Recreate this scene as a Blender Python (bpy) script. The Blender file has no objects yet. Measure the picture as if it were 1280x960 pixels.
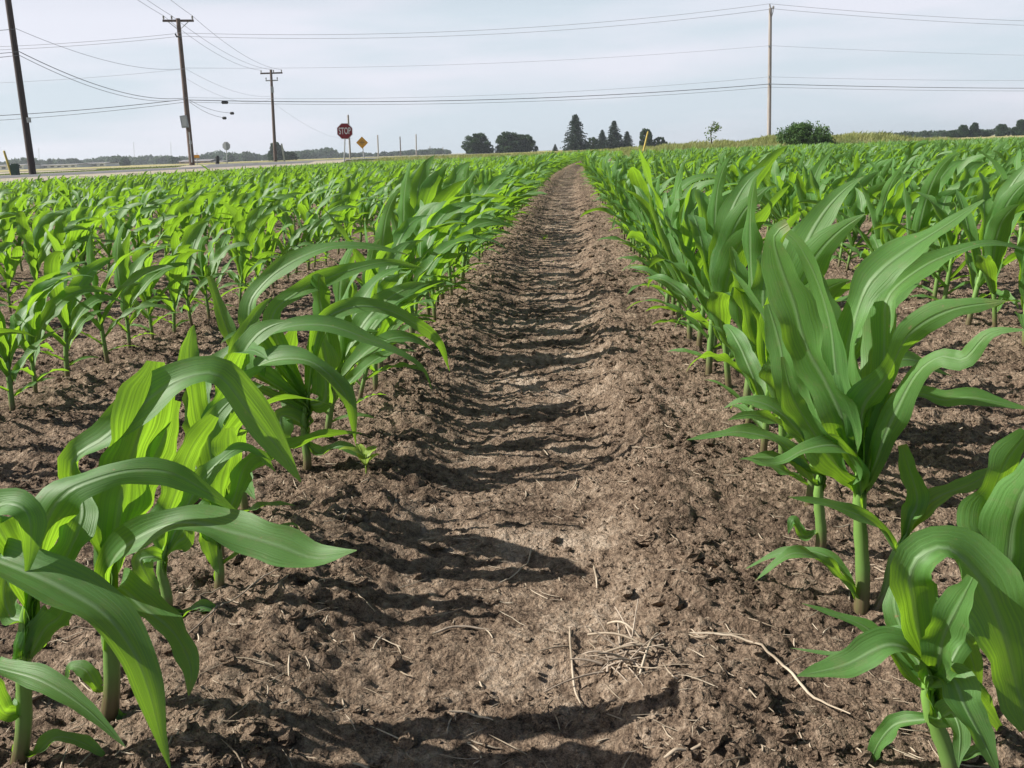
import bpy, math, random
import numpy as np
from mathutils import Matrix, Vector
rng = np.random.default_rng(7)
random.seed(7)
SC = bpy.context.scene
COL = SC.collection
R = math.radians

# ---------------------------------------------------------------- camera
F = 1200.0; CAMH = 0.51
PITCH, YAW, ROLL = R(13.6), R(3.86), R(-2.0)
cam_rot = Matrix.Rotation(YAW, 3, 'Z') @ Matrix.Rotation(R(90) - PITCH, 3, 'X') @ Matrix.Rotation(ROLL, 3, 'Z')
CM = np.array(cam_rot); CAM = np.array([0.0, 0.0, CAMH])

def ray(u, v):
    return CM @ np.array([(u - 640) / F, -(v - 480) / F, -1.0])
def at(u, v, Y):
    d = ray(u, v); return CAM + d * (Y / d[1])
def on_ground(u, v, z=0.0):
    d = ray(u, v); return CAM + d * ((z - CAMH) / d[2])
def project(p):
    q = CM.T @ (np.asarray(p, float) - CAM)
    return 640 + F * q[0] / -q[2], 480 - F * q[1] / -q[2], -q[2]

cd = bpy.data.cameras.new('camera'); cd.sensor_width = 36; cd.lens = F / 1280 * 36
cd.clip_start = 0.02; cd.clip_end = 9000
cam = bpy.data.objects.new('camera', cd); COL.objects.link(cam)
cam.matrix_world = Matrix.Translation((0, 0, CAMH)) @ cam_rot.to_4x4()
SC.camera = cam

# ---------------------------------------------------------------- light and sky
SUN_EL = R(38)
SUN_H = np.array([-1.0, -0.04]); SUN_H /= np.linalg.norm(SUN_H)
sd = np.array([SUN_H[0] * math.cos(SUN_EL), SUN_H[1] * math.cos(SUN_EL), math.sin(SUN_EL)])
ld = bpy.data.lights.new('sun', 'SUN'); ld.energy = 5.0; ld.angle = R(0.53); ld.color = (1.0, 0.955, 0.88)
lo = bpy.data.objects.new('sun', ld); COL.objects.link(lo)
lo.rotation_euler = Vector(sd).to_track_quat('Z', 'Y').to_euler(); lo.location = (-20, 5, 30)

W = bpy.data.worlds.new('World'); SC.world = W; W.use_nodes = True
nt = W.node_tree; nt.nodes.clear(); NN = nt.nodes.new; LK = nt.links.new
sky = NN('ShaderNodeTexSky'); sky.sky_type = 'NISHITA'; sky.sun_disc = False
sky.sun_elevation = SUN_EL; sky.sun_rotation = math.atan2(SUN_H[0], SUN_H[1])
sky.air_density = 1.0; sky.dust_density = 2.0; sky.ozone_density = 1.0
tc = NN('ShaderNodeTexCoord'); sep = NN('ShaderNodeSeparateXYZ'); LK(tc.outputs['Generated'], sep.inputs[0])
mp = NN('ShaderNodeMapping'); mp.inputs['Scale'].default_value = (1.6, 1.6, 11); mp.inputs['Rotation'].default_value = (0.05, 0.07, 0); LK(tc.outputs['Generated'], mp.inputs[0])
nz = NN('ShaderNodeTexNoise'); nz.inputs['Scale'].default_value = 1.7; nz.inputs['Detail'].default_value = 6; nz.inputs['Roughness'].default_value = 0.5; LK(mp.outputs[0], nz.inputs[0])
# veil of thin high haze, thick near the horizon, open overhead
vr = NN('ShaderNodeMapRange'); vr.inputs['From Min'].default_value = 0.13; vr.inputs['From Max'].default_value = 0.30
vr.inputs['To Min'].default_value = 0.92; vr.inputs['To Max'].default_value = 0.0; LK(sep.outputs['Z'], vr.inputs['Value'])
cr = NN('ShaderNodeValToRGB'); cr.color_ramp.elements[0].position = 0.36; cr.color_ramp.elements[1].position = 0.68
cr.color_ramp.elements[0].color = (7.7, 8.75, 9.7, 1); cr.color_ramp.elements[1].color = (9.5, 9.7, 10.8, 1); 
el = NN('ShaderNodeMath'); el.operation = 'MULTIPLY_ADD'; LK(sep.outputs['Z'], el.inputs[0]); el.inputs[1].default_value = 1.9; nk = NN('ShaderNodeMath'); nk.operation = 'MULTIPLY_ADD'; LK(nz.outputs['Fac'], nk.inputs[0]); nk.inputs[1].default_value = 1.7; nk.inputs[2].default_value = -0.35; LK(nk.outputs[0], el.inputs[2])
el2 = NN('ShaderNodeMath'); el2.operation = 'SUBTRACT'; LK(el.outputs[0], el2.inputs[0]); el2.inputs[1].default_value = 0.13; LK(el2.outputs[0], cr.inputs[0])
mx = NN('ShaderNodeMix'); mx.data_type = 'RGBA'; LK(vr.outputs[0], mx.inputs[0]); LK(sky.outputs[0], mx.inputs[6]); LK(cr.outputs[0], mx.inputs[7])
bg = NN('ShaderNodeBackground'); bg.inputs['Strength'].default_value = 0.055; LK(mx.outputs[2], bg.inputs[0])
wo = NN('ShaderNodeOutputWorld'); LK(bg.outputs[0], wo.inputs[0])

SC.view_settings.view_transform = 'Standard'; SC.view_settings.look = 'None'
SC.view_settings.exposure = 0.74; SC.view_settings.gamma = 1.0
SC.render.engine = 'CYCLES'
cy = SC.cycles; cy.max_bounces = 6; cy.diffuse_bounces = 3; cy.glossy_bounces = 2; cy.transmission_bounces = 4
cy.transparent_max_bounces = 4; cy.volume_bounces = 0; cy.use_denoising = True; cy.caustics_reflective = False; cy.caustics_refractive = False

# ---------------------------------------------------------------- materials
def new_mat(name):
    m = bpy.data.materials.new(name); m.use_nodes = True
    t = m.node_tree; p = t.nodes['Principled BSDF']
    return m, t, p
def noise(t, scale, detail=4, rough=0.55, coord='Object', vec=None, dist=0.0):
    n = t.nodes.new('ShaderNodeTexNoise'); n.inputs['Scale'].default_value = scale
    n.inputs['Detail'].default_value = detail; n.inputs['Roughness'].default_value = rough; n.inputs['Distortion'].default_value = dist
    if vec is None:
        c = t.nodes.new('ShaderNodeTexCoord'); vec = c.outputs[coord]
    t.links.new(vec, n.inputs['Vector'])
    return n.outputs['Fac']
def ramp(t, fac, stops):
    r = t.nodes.new('ShaderNodeValToRGB'); e = r.color_ramp.elements
    while len(e) < len(stops): e.new(0.5)
    for k, (p, c) in enumerate(stops):
        e[k].position = p; e[k].color = (*c, 1)
    t.links.new(fac, r.inputs[0]); return r.outputs[0]
def mixc(t, fac, a, b, mode='MIX'):
    m = t.nodes.new('ShaderNodeMix'); m.data_type = 'RGBA'; m.blend_type = mode
    for s, x in ((0, fac), (6, a), (7, b)):
        if hasattr(x, 'default_value'): t.links.new(x, m.inputs[s])
        elif s == 0: m.inputs[0].default_value = x
        else: m.inputs[s].default_value = (*x, 1)
    return m.outputs[2]
def math_n(t, op, a, b=None):
    m = t.nodes.new('ShaderNodeMath'); m.operation = op
    for s, x in ((0, a), (1, b)):
        if x is None: continue
        if hasattr(x, 'default_value'): t.links.new(x, m.inputs[s])
        else: m.inputs[s].default_value = x
    return m.outputs[0]
def bump(t, p, h, strength, dist=0.01):
    b = t.nodes.new('ShaderNodeBump'); b.inputs['Strength'].default_value = strength; b.inputs['Distance'].default_value = dist
    t.links.new(h, b.inputs['Height']); t.links.new(b.outputs[0], p.inputs['Normal']); return b
def noisy(name, c1, c2, scale, rough=0.8, bumpy=0.2, metal=0.0, detail=4, spec=0.3):
    m, t, p = new_mat(name)
    n = noise(t, scale, detail)
    t.links.new(ramp(t, n, [(0.3, c1), (0.7, c2)]), p.inputs['Base Color'])
    p.inputs['Roughness'].default_value = rough; p.inputs['Metallic'].default_value = metal; p.inputs['Specular IOR Level'].default_value = spec
    if bumpy: bump(t, p, n, bumpy)
    return m

M = {}
def soil_mat(name, k=1.0):
    m, t, p = new_mat(name)
    g = t.nodes.new('ShaderNodeNewGeometry').outputs['Position']
    a = noise(t, 3.1, 5, 0.6, vec=g); b = noise(t, 42, 6, 0.68, vec=g, dist=0.5); c = noise(t, 210, 5, 0.7, vec=g)
    def vor(scale):
        v = t.nodes.new('ShaderNodeTexVoronoi'); v.inputs['Scale'].default_value = scale; v.inputs['Randomness'].default_value = 1.0
        w = t.nodes.new('ShaderNodeVectorMath'); w.operation = 'ADD'
        nn = t.nodes.new('ShaderNodeTexNoise'); nn.inputs['Scale'].default_value = scale * .7; nn.inputs['Detail'].default_value = 2; t.links.new(g, nn.inputs['Vector'])
        sc = t.nodes.new('ShaderNodeVectorMath'); sc.operation = 'SCALE'; sc.inputs['Scale'].default_value = 0.6 / scale; t.links.new(nn.outputs['Color'], sc.inputs[0])
        t.links.new(g, w.inputs[0]); t.links.new(sc.outputs[0], w.inputs[1]); t.links.new(w.outputs[0], v.inputs['Vector']); return v.outputs['Distance']
    v1, v2 = vor(75), vor(190)
    s = math_n(t, 'ADD', math_n(t, 'MULTIPLY', a, 0.34), math_n(t, 'MULTIPLY', b, 0.34))
    fi = noise(t, 560, 3, 0.7, vec=g)
    s = math_n(t, 'ADD', s, math_n(t, 'ADD', math_n(t, 'MULTIPLY', c, 0.32), math_n(t, 'MULTIPLY', math_n(t, 'SUBTRACT', fi, 0.5), 0.42)))
    s = math_n(t, 'SUBTRACT', s, math_n(t, 'MULTIPLY', math_n(t, 'SUBTRACT', v1, 0.42), 0.16))
    gx = t.nodes.new('ShaderNodeSeparateXYZ'); t.links.new(g, gx.inputs[0])
    w1 = t.nodes.new('ShaderNodeMapRange'); t.links.new(math_n(t, 'ABSOLUTE', math_n(t, 'ADD', gx.outputs[0], 0.06)), w1.inputs['Value'])
    w1.inputs['From Min'].default_value = 0.05; w1.inputs['From Max'].default_value = 0.21; w1.inputs['To Min'].default_value = 1; w1.inputs['To Max'].default_value = 0
    cn = noise(t, 7.5, 4, 0.6, vec=g); w2 = t.nodes.new('ShaderNodeMapRange'); t.links.new(cn, w2.inputs['Value']); w2.inputs['From Min'].default_value = 0.46; w2.inputs['From Max'].default_value = 0.60
    s = math_n(t, 'ADD', s, math_n(t, 'MULTIPLY', math_n(t, 'MULTIPLY', w1.outputs[0], w2.outputs[0]), 0.12))
    col = ramp(t, s, [(0.36, (0.060*k, 0.041*k, 0.029*k)), (0.46, (0.215*k, 0.153*k, 0.107*k)), (0.56, (0.36*k, 0.268*k, 0.192*k)), (0.68, (0.55*k, 0.44*k, 0.335*k))])
    t.links.new(col, p.inputs['Base Color']); p.inputs['Roughness'].default_value = 0.95; p.inputs['Specular IOR Level'].default_value = 0.12
    h = math_n(t, 'SUBTRACT', math_n(t, 'MULTIPLY', b, 1.0), math_n(t, 'MULTIPLY', v1, 0.55))
    h = math_n(t, 'SUBTRACT', h, math_n(t, 'MULTIPLY', v2, 0.35)); h = math_n(t, 'ADD', h, math_n(t, 'ADD', math_n(t, 'MULTIPLY', c, 0.55), math_n(t, 'MULTIPLY', fi, 0.25)))
    bump(t, p, h, 1.0, 0.016)
    return m
M['soil'] = soil_mat('field_soil')
M['clod'] = soil_mat('soil_clod', 0.95)

def leaf_mat(name, dark, light, rib, trans, fac=0.42, rough=0.42):
    m, t, p = new_mat(name)
    uv = t.nodes.new('ShaderNodeUVMap').outputs[0]
    sp = t.nodes.new('ShaderNodeSeparateXYZ'); t.links.new(uv, sp.inputs[0])
    u, v = sp.outputs[0], sp.outputs[1]
    cu = math_n(t, 'ABSOLUTE', math_n(t, 'SUBTRACT', u, 0.5))
    ribf = t.nodes.new('ShaderNodeMapRange'); ribf.inputs['From Min'].default_value = 0.018; ribf.inputs['From Max'].default_value = 0.075
    ribf.inputs['To Min'].default_value = 1; ribf.inputs['To Max'].default_value = 0; t.links.new(cu, ribf.inputs['Value'])
    vm = t.nodes.new('ShaderNodeMapping'); vm.inputs['Scale'].default_value = (24, 0.9, 1); t.links.new(uv, vm.inputs[0])
    vein = noise(t, 1.0, 3, 0.6, vec=vm.outputs[0])
    g = t.nodes.new('ShaderNodeNewGeometry')
    pn = noise(t, 7.0, 3, 0.5, vec=g.outputs['Position']); pl = noise(t, 0.9, 2, 0.5, vec=g.outputs['Position'])
    f = math_n(t, 'ADD', math_n(t, 'MULTIPLY', pn, 0.5), math_n(t, 'MULTIPLY', pl, 0.5))
    base = ramp(t, f, [(0.36, dark), (0.62, light)])
    vf = t.nodes.new('ShaderNodeMapRange'); vf.inputs['From Min'].default_value = 0.40; vf.inputs['From Max'].default_value = 0.60; vf.inputs['To Max'].default_value = 0.7; t.links.new(vein, vf.inputs['Value'])
    base = mixc(t, vf.outputs[0], base, tuple(min(1, x * 1.7) for x in light))
    # paler, yellower blade base towards the collar
    vb = t.nodes.new('ShaderNodeMapRange'); vb.inputs['From Min'].default_value = 0.0; vb.inputs['From Max'].default_value = 0.3
    vb.inputs['To Min'].default_value = 0.65; vb.inputs['To Max'].default_value = 0; t.links.new(v, vb.inputs['Value'])
    base = mixc(t, vb.outputs[0], base, (0.14, 0.25, 0.035))
    rf = math_n(t, 'MULTIPLY', ribf.outputs[0], math_n(t, 'SUBTRACT', 0.8, math_n(t, 'MULTIPLY', v, 0.65)))
    base = mixc(t, rf, base, rib)
    tipn = t.nodes.new('ShaderNodeMapRange'); t.links.new(math_n(t, 'ADD', v, math_n(t, 'MULTIPLY', math_n(t, 'SUBTRACT', noise(t, 30, 3, 0.6, vec=g.outputs['Position']), 0.5), 0.35)), tipn.inputs['Value'])
    tipn.inputs['From Min'].default_value = 0.975; tipn.inputs['From Max'].default_value = 1.10; tipn.inputs['To Max'].default_value = 0.8
    base = mixc(t, tipn.outputs[0], base, (0.30, 0.22, 0.09))
    dn = t.nodes.new('ShaderNodeMapRange'); t.links.new(noise(t, 85, 5, 0.7, vec=g.outputs['Position']), dn.inputs['Value']); dn.inputs['From Min'].default_value = 0.52; dn.inputs['From Max'].default_value = 0.74; dn.inputs['To Max'].default_value = 0.45
    base = mixc(t, dn.outputs[0], base, (0.21, 0.22, 0.11))
    sn = t.nodes.new('ShaderNodeMapRange'); t.links.new(noise(t, 170, 2, 0.5, vec=g.outputs['Position']), sn.inputs['Value']); sn.inputs['From Min'].default_value = 0.74; sn.inputs['From Max'].default_value = 0.78
    base = mixc(t, sn.outputs[0], base, (0.30, 0.25, 0.12))
    t.links.new(base, p.inputs['Base Color']); p.inputs['Roughness'].default_value = rough; p.inputs['Specular IOR Level'].default_value = 0.55
    b = bump(t, p, math_n(t, 'ADD', vein, math_n(t, 'MULTIPLY', ribf.outputs[0], 1.4)), 0.42, 0.0014)
    tr = t.nodes.new('ShaderNodeBsdfTranslucent')
    tcol = mixc(t, math_n(t, 'MULTIPLY', vf.outputs[0], 1.3), trans, tuple(x * 0.42 for x in trans))
    tcol = mixc(t, math_n(t, 'MULTIPLY', ribf.outputs[0], 0.45), tcol, tuple(x * 0.45 for x in trans))
    t.links.new(tcol, tr.inputs[0])
    ms = t.nodes.new('ShaderNodeMixShader'); ms.inputs[0].default_value = fac
    t.links.new(p.outputs[0], ms.inputs[1]); t.links.new(tr.outputs[0], ms.inputs[2])
    t.links.new(ms.outputs[0], t.nodes['Material Output'].inputs[0])
    return m
M['leaf'] = leaf_mat('corn_leaf', (0.044, 0.130, 0.036), (0.092, 0.212, 0.052), (0.36, 0.50, 0.28), (0.35, 0.64, 0.03), 0.48, 0.52)

def stalk_mat():
    m, t, p = new_mat('corn_stalk')
    uv = t.nodes.new('ShaderNodeUVMap').outputs[0]
    sp = t.nodes.new('ShaderNodeSeparateXYZ'); t.links.new(uv, sp.inputs[0])
    c = ramp(t, sp.outputs[1], [(0.0, (0.085, 0.035, 0.030)), (0.13, (0.13, 0.075, 0.05)), (0.30, (0.14, 0.24, 0.06)), (0.9, (0.19, 0.36, 0.07))])
    vm = t.nodes.new('ShaderNodeMapping'); vm.inputs['Scale'].default_value = (24, 1.5, 1); t.links.new(uv, vm.inputs[0])
    n = noise(t, 1, 3, vec=vm.outputs[0])
    c = mixc(t, math_n(t, 'MULTIPLY', n, 0.5), c, (0.07, 0.16, 0.03))
    t.links.new(c, p.inputs['Base Color']); p.inputs['Roughness'].default_value = 0.45
    p.inputs['Subsurface Weight'].default_value = 0.0
    bump(t, p, n, 0.2, 0.001)
    return m
M['stalk'] = stalk_mat()
M['straw'] = noisy('dry_straw', (0.20, 0.15, 0.10), (0.50, 0.42, 0.32), 14, 0.75, 0.3)
M['straw_grey'] = noisy('weathered_stubble', (0.13, 0.10, 0.075), (0.44, 0.36, 0.28), 22, 0.8, 0.2)
def pole_mat(name, a, b):
    m, t, p = new_mat(name)
    c = t.nodes.new('ShaderNodeTexCoord'); vm = t.nodes.new('ShaderNodeMapping'); vm.inputs['Scale'].default_value = (9, 9, 0.5); t.links.new(c.outputs['Object'], vm.inputs[0])
    n = noise(t, 1.5, 5, 0.6, vec=vm.outputs[0])
    t.links.new(ramp(t, n, [(0.3, a), (0.7, b)]), p.inputs['Base Color']); p.inputs['Roughness'].default_value = 0.85
    bump(t, p, n, 0.3, 0.02); return m
M['pole_dark'] = pole_mat('creosoted_wood', (0.018, 0.012, 0.011), (0.06, 0.035, 0.032))
M['pole_brown'] = pole_mat('brown_pole_wood', (0.055, 0.036, 0.028), (0.15, 0.10, 0.078))
M['pole_grey'] = pole_mat('grey_pole_wood', (0.21, 0.185, 0.165), (0.40, 0.36, 0.33))
M['wire'] = noisy('wire_grey', (0.09, 0.09, 0.10), (0.15, 0.15, 0.16), 2, 0.5, 0)
M['wire_light'] = noisy('aluminium_wire', (0.28, 0.28, 0.30), (0.38, 0.38, 0.40), 2, 0.5, 0)
M['black'] = noisy('black_rubber', (0.012, 0.012, 0.013), (0.03, 0.03, 0.03), 20, 0.6, 0.05)
M['galv'] = noisy('galvanised_steel', (0.30, 0.31, 0.31), (0.45, 0.46, 0.46), 15, 0.5, 0.05, 0.3)
M['box_grey'] = noisy('grey_painted_steel', (0.23, 0.25, 0.26), (0.33, 0.35, 0.36), 4, 0.5, 0.05)
M['insulator'] = noisy('porcelain_insulator', (0.25, 0.24, 0.23), (0.4, 0.39, 0.38), 8, 0.3, 0)
M['sign_red'] = noisy('sign_red', (0.20, 0.006, 0.012), (0.26, 0.010, 0.016), 2, 0.45, 0.0)
M['sign_white'] = noisy('sign_white', (0.68, 0.66, 0.64), (0.78, 0.76, 0.74), 3, 0.45, 0.0)
M['sign_yellow'] = noisy('sign_amber', (0.52, 0.25, 0.012), (0.62, 0.31, 0.02), 3, 0.45, 0.0)
M['orange'] = noisy('orange_paint', (0.75, 0.30, 0.01), (0.85, 0.36, 0.02), 3, 0.5, 0.0)
M['yellow'] = noisy('yellow_plastic', (0.46, 0.34, 0.06), (0.56, 0.43, 0.11), 3, 0.5, 0.0)
M['pale_post'] = noisy('pale_post', (0.42, 0.41, 0.33), (0.55, 0.53, 0.45), 6, 0.6, 0.0)
M['green_box'] = noisy('dark_green_steel', (0.02, 0.05, 0.035), (0.035, 0.075, 0.05), 4, 0.5, 0.0)
M['asphalt'] = noisy('asphalt', (0.10, 0.10, 0.105), (0.16, 0.16, 0.165), 3, 0.9, 0.3)
M['gravel'] = noisy('gravel_shoulder', (0.29, 0.25, 0.19), (0.42, 0.37, 0.29), 5, 0.95, 0.4)
M['concrete'] = noisy('concrete_road', (0.36, 0.325, 0.27), (0.46, 0.42, 0.355), 0.8, 0.9, 0.2)
M['verge'] = noisy('verge_ground', (0.055, 0.085, 0.022), (0.18, 0.165, 0.06), 0.35, 0.95, 0.5, detail=8)
M['dryfield'] = noisy('ripening_grain_field', (0.26, 0.235, 0.085), (0.38, 0.33, 0.14), 0.12, 0.95, 0.5, detail=8)
M['white_wall'] = noisy('white_siding', (0.60, 0.60, 0.60), (0.72, 0.72, 0.71), 0.4, 0.6, 0.0)
M['tan_wall'] = noisy('tan_brick', (0.32, 0.22, 0.18), (0.42, 0.30, 0.25), 0.6, 0.8, 0.0)
M['roof'] = noisy('grey_roof', (0.16, 0.15, 0.15), (0.26, 0.25, 0.25), 0.6, 0.8, 0.0)
M['window'] = noisy('window_glass', (0.03, 0.035, 0.04), (0.06, 0.07, 0.08), 0.6, 0.2, 0.0)
M['bark'] = noisy('bark', (0.05, 0.038, 0.028), (0.11, 0.085, 0.065), 9, 0.9, 0.5)
def foliage_mat(name, a, b, tr, fac=0.25):
    m, t, p = new_mat(name)
    g = t.nodes.new('ShaderNodeNewGeometry').outputs['Position']
    n = noise(t, 1.3, 4, 0.7, vec=g)
    c = ramp(t, n, [(0.35, a), (0.65, b)])
    t.links.new(c, p.inputs['Base Color']); p.inputs['Roughness'].default_value = 0.7; p.inputs['Specular IOR Level'].default_value = 0.2
    x = t.nodes.new('ShaderNodeBsdfTranslucent'); x.inputs[0].default_value = (*tr, 1)
    ms = t.nodes.new('ShaderNodeMixShader'); ms.inputs[0].default_value = fac
    t.links.new(p.outputs[0], ms.inputs[1]); t.links.new(x.outputs[0], ms.inputs[2]); t.links.new(ms.outputs[0], t.nodes['Material Output'].inputs[0])
    return m
M['conifer'] = foliage_mat('spruce_needles', (0.010, 0.024, 0.014), (0.026, 0.05, 0.026), (0.03, 0.06, 0.02), 0.12)
M['broad'] = foliage_mat('broadleaf_foliage', (0.014, 0.036, 0.014), (0.035, 0.07, 0.024), (0.06, 0.12, 0.02), 0.2)
M['bush'] = foliage_mat('bush_leaves', (0.035, 0.085, 0.02), (0.09, 0.165, 0.045), (0.12, 0.22, 0.03), 0.25)
M['tallgrass'] = foliage_mat('tall_grass', (0.17, 0.24, 0.06), (0.40, 0.40, 0.17), (0.40, 0.40, 0.14), 0.4)
M['greengrass'] = foliage_mat('green_grass', (0.05, 0.10, 0.02), (0.13, 0.19, 0.05), (0.18, 0.26, 0.04), 0.3)
M['weed'] = leaf_mat('weed_leaf', (0.16, 0.28, 0.03), (0.26, 0.36, 0.05), (0.35, 0.4, 0.15), (0.45, 0.65, 0.03))

# ---------------------------------------------------------------- mesh helpers
class MB:
    """collects quads (verts, faces, uv) for one mesh"""
    def __init__(s): s.v, s.f, s.uv, s.n = [], [], [], 0
    def add(s, V, Fq, UV=None):
        V = np.asarray(V, float).reshape(-1, 3); Fq = np.asarray(Fq, int).reshape(-1, 4)
        s.v.append(V); s.f.append(Fq + s.n); s.uv.append(np.zeros((len(V), 2)) if UV is None else np.asarray(UV, float)); s.n += len(V)
    def arrays(s): return np.concatenate(s.v), np.concatenate(s.f), np.concatenate(s.uv)
    def mesh(s, name, mat, smooth=True):
        return quad_mesh(name, *s.arrays(), mat, smooth)
    def box(s, c, d, M3=None):
        c = np.asarray(c, float); h = np.asarray(d, float) / 2
        V = np.array([[x, y, z] for x in (-1, 1) for y in (-1, 1) for z in (-1, 1)]) * h
        if M3 is not None: V = V @ np.asarray(M3).T
        s.add(V + c, [(0, 1, 3, 2), (4, 6, 7, 5), (0, 4, 5, 1), (2, 3, 7, 6), (0, 2, 6, 4), (1, 5, 7, 3)])
    def tube(s, P, r, n=8, cap=True, flat=1.0):
        P = np.asarray(P, float); k = len(P); r = np.broadcast_to(np.asarray(r, float), (k,))
        T = np.gradient(P, axis=0); T /= np.linalg.norm(T, axis=1)[:, None] + 1e-12
        ref = np.array([0, 0, 1.0]) if abs(T[:, 2]).mean() < 0.8 else np.array([1.0, 0, 0])
        A = np.cross(T, ref); A /= np.linalg.norm(A, axis=1)[:, None] + 1e-12; B = np.cross(T, A)
        th = np.arange(n) / n * 2 * np.pi
        V = P[:, None] + r[:, None, None] * (np.cos(th)[None, :, None] * A[:, None] + flat * np.sin(th)[None, :, None] * B[:, None])
        L = np.concatenate([[0], np.cumsum(np.linalg.norm(np.diff(P, axis=0), axis=1))]); L /= max(L[-1], 1e-9)
        UV = np.stack([np.broadcast_to(th / 2 / np.pi, (k, n)), np.broadcast_to(L[:, None], (k, n))], -1).reshape(-1, 2)
        i, j = np.meshgrid(np.arange(k - 1), np.arange(n), indexing='ij'); j2 = (j + 1) % n
        Fq = np.stack([i * n + j, i * n + j2, (i + 1) * n + j2, (i + 1) * n + j], -1).reshape(-1, 4)
        s.add(V.reshape(-1, 3), Fq, UV)
        if cap and n >= 4 and n % 2 == 0:
            for b, o in ((0, 1), ((k - 1) * n, -1)):
                ring = V.reshape(-1, 3)[b:b + n]
                q = [(0, m, m + 1, m + 2) for m in range(1, n - 2, 2)] if n > 4 else [(0, 1, 2, 3)]
                s.add(ring, [x[::o] for x in q], UV[b:b + n])

def quad_mesh(name, V, Fq, UV=None, mat=None, smooth=True):
    me = bpy.data.meshes.new(name); nf = len(Fq)
    me.vertices.add(len(V)); me.vertices.foreach_set('co', np.ascontiguousarray(V, np.float32).ravel())
    me.loops.add(nf * 4); me.loops.foreach_set('vertex_index', np.ascontiguousarray(Fq, np.int32).ravel())
    me.polygons.add(nf); me.polygons.foreach_set('loop_start', np.arange(nf, dtype=np.int32) * 4)
    if UV is not None:
        l = me.uv_layers.new(name='UVMap'); l.data.foreach_set('uv', np.ascontiguousarray(UV[np.asarray(Fq).ravel()], np.float32).ravel())
    me.update(calc_edges=True)
    me.polygons.foreach_set('use_smooth', np.full(nf, smooth, dtype=bool))
    if mat: me.materials.append(mat)
    return me
def link(name, me, parent=None):
    o = bpy.data.objects.new(name, me); COL.objects.link(o)
    if parent is not None: o.parent = parent
    return o
def tag(o, label=None, cat=None, group=None, kind=None):
    if label: o['label'] = label
    if cat: o['category'] = cat
    if group: o['group'] = group
    if kind: o['kind'] = kind
    return o
def thing(name, label, cat, loc=(0, 0, 0), group=None):
    o = bpy.data.objects.new(name, None); o.empty_display_size = 0.1; COL.objects.link(o); o.location = loc
    return tag(o, label, cat, group)
def part(name, mb, mat, parent, smooth=False):
    """part whose geometry is given in world space; stored relative to its thing's origin"""
    org = np.zeros(3); p = parent
    while p is not None: org = org + np.array(p.location); p = p.parent
    V, Fq, UV = mb.arrays()
    return link(name, quad_mesh(name, V - org, Fq, UV, mat, smooth), parent)

# ---------------------------------------------------------------- noise and terrain
perm = rng.permutation(256); perm = np.concatenate([perm, perm]); gang = rng.random(256) * 2 * np.pi; grx, gry = np.cos(gang), np.sin(gang)
def perlin(x, y):
    xi = np.floor(x).astype(int); yi = np.floor(y).astype(int); xf = x - xi; yf = y - yi
    fx = xf * xf * xf * (xf * (xf * 6 - 15) + 10); fy = yf * yf * yf * (yf * (yf * 6 - 15) + 10)
    def g(dx, dy):
        h = perm[perm[(xi + dx) & 255] + ((yi + dy) & 255)]
        return grx[h] * (xf - dx) + gry[h] * (yf - dy)
    a = g(0, 0) * (1 - fx) + g(1, 0) * fx; b = g(0, 1) * (1 - fx) + g(1, 1) * fx
    return (a * (1 - fy) + b * fy) * 1.4
def fbm(x, y, octv=4, lac=2.1, gain=0.5):
    s = 0; a = 1.0
    for k in range(octv):
        s = s + a * perlin(x + 17.3 * k, y - 9.1 * k); x = x * lac; y = y * lac; a *= gain
    return s
hx, hy, hr = rng.random((64, 64)), rng.random((64, 64)), rng.random((64, 64))
def domes(x, y, cell, keep=0.5):
    """rounded lumps of unequal size, one at most per cell; height in cells"""
    X = x / cell; Y = y / cell; xi = np.floor(X).astype(int); yi = np.floor(Y).astype(int); out = np.zeros_like(X)
    for dx in (-1, 0, 1):
        for dy in (-1, 0, 1):
            a = (xi + dx) & 63; b = (yi + dy) & 63
            r = 0.2 + 0.45 * hr[a, b]; ok = hr[b, a] < keep
            d2 = ((X - (xi + dx) - hx[a, b]) ** 2 + (Y - (yi + dy) - hy[a, b]) ** 2) / r ** 2
            out = np.maximum(out, np.where(ok, np.clip(1 - d2, 0, None) ** 0.5 * r * 0.7, 0))
    return out
def sm(x, a, b):
    t = np.clip((x - a) / (b - a), 0, 1); return t * t * (3 - 2 * t)
ROW0, ROWD = -0.455, 0.765
X_EDGE, Y_EDGE = -12.7, 57.2
def terrain(x, y):
    x = np.asarray(x, float); y = np.asarray(y, float)
    left = 0.22 * sm(-x, 12.9, 14.6)
    far = 0.30 * sm(y, 57.5, 60.5) * (1 - 0.6 * sm(x, 17, 26))
    berm = 0.34 * sm(x, 3, 15) * (1 - 0.95 * sm(x, 15.5, 25)) * sm(y, 57.5, 61) * (1 - 0.6 * sm(y, 66, 72))
    return np.maximum(left, far) + berm
def curve(y):
    return 0.0009 * np.clip(np.asarray(y, float) - 12, 0, None) ** 2
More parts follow.
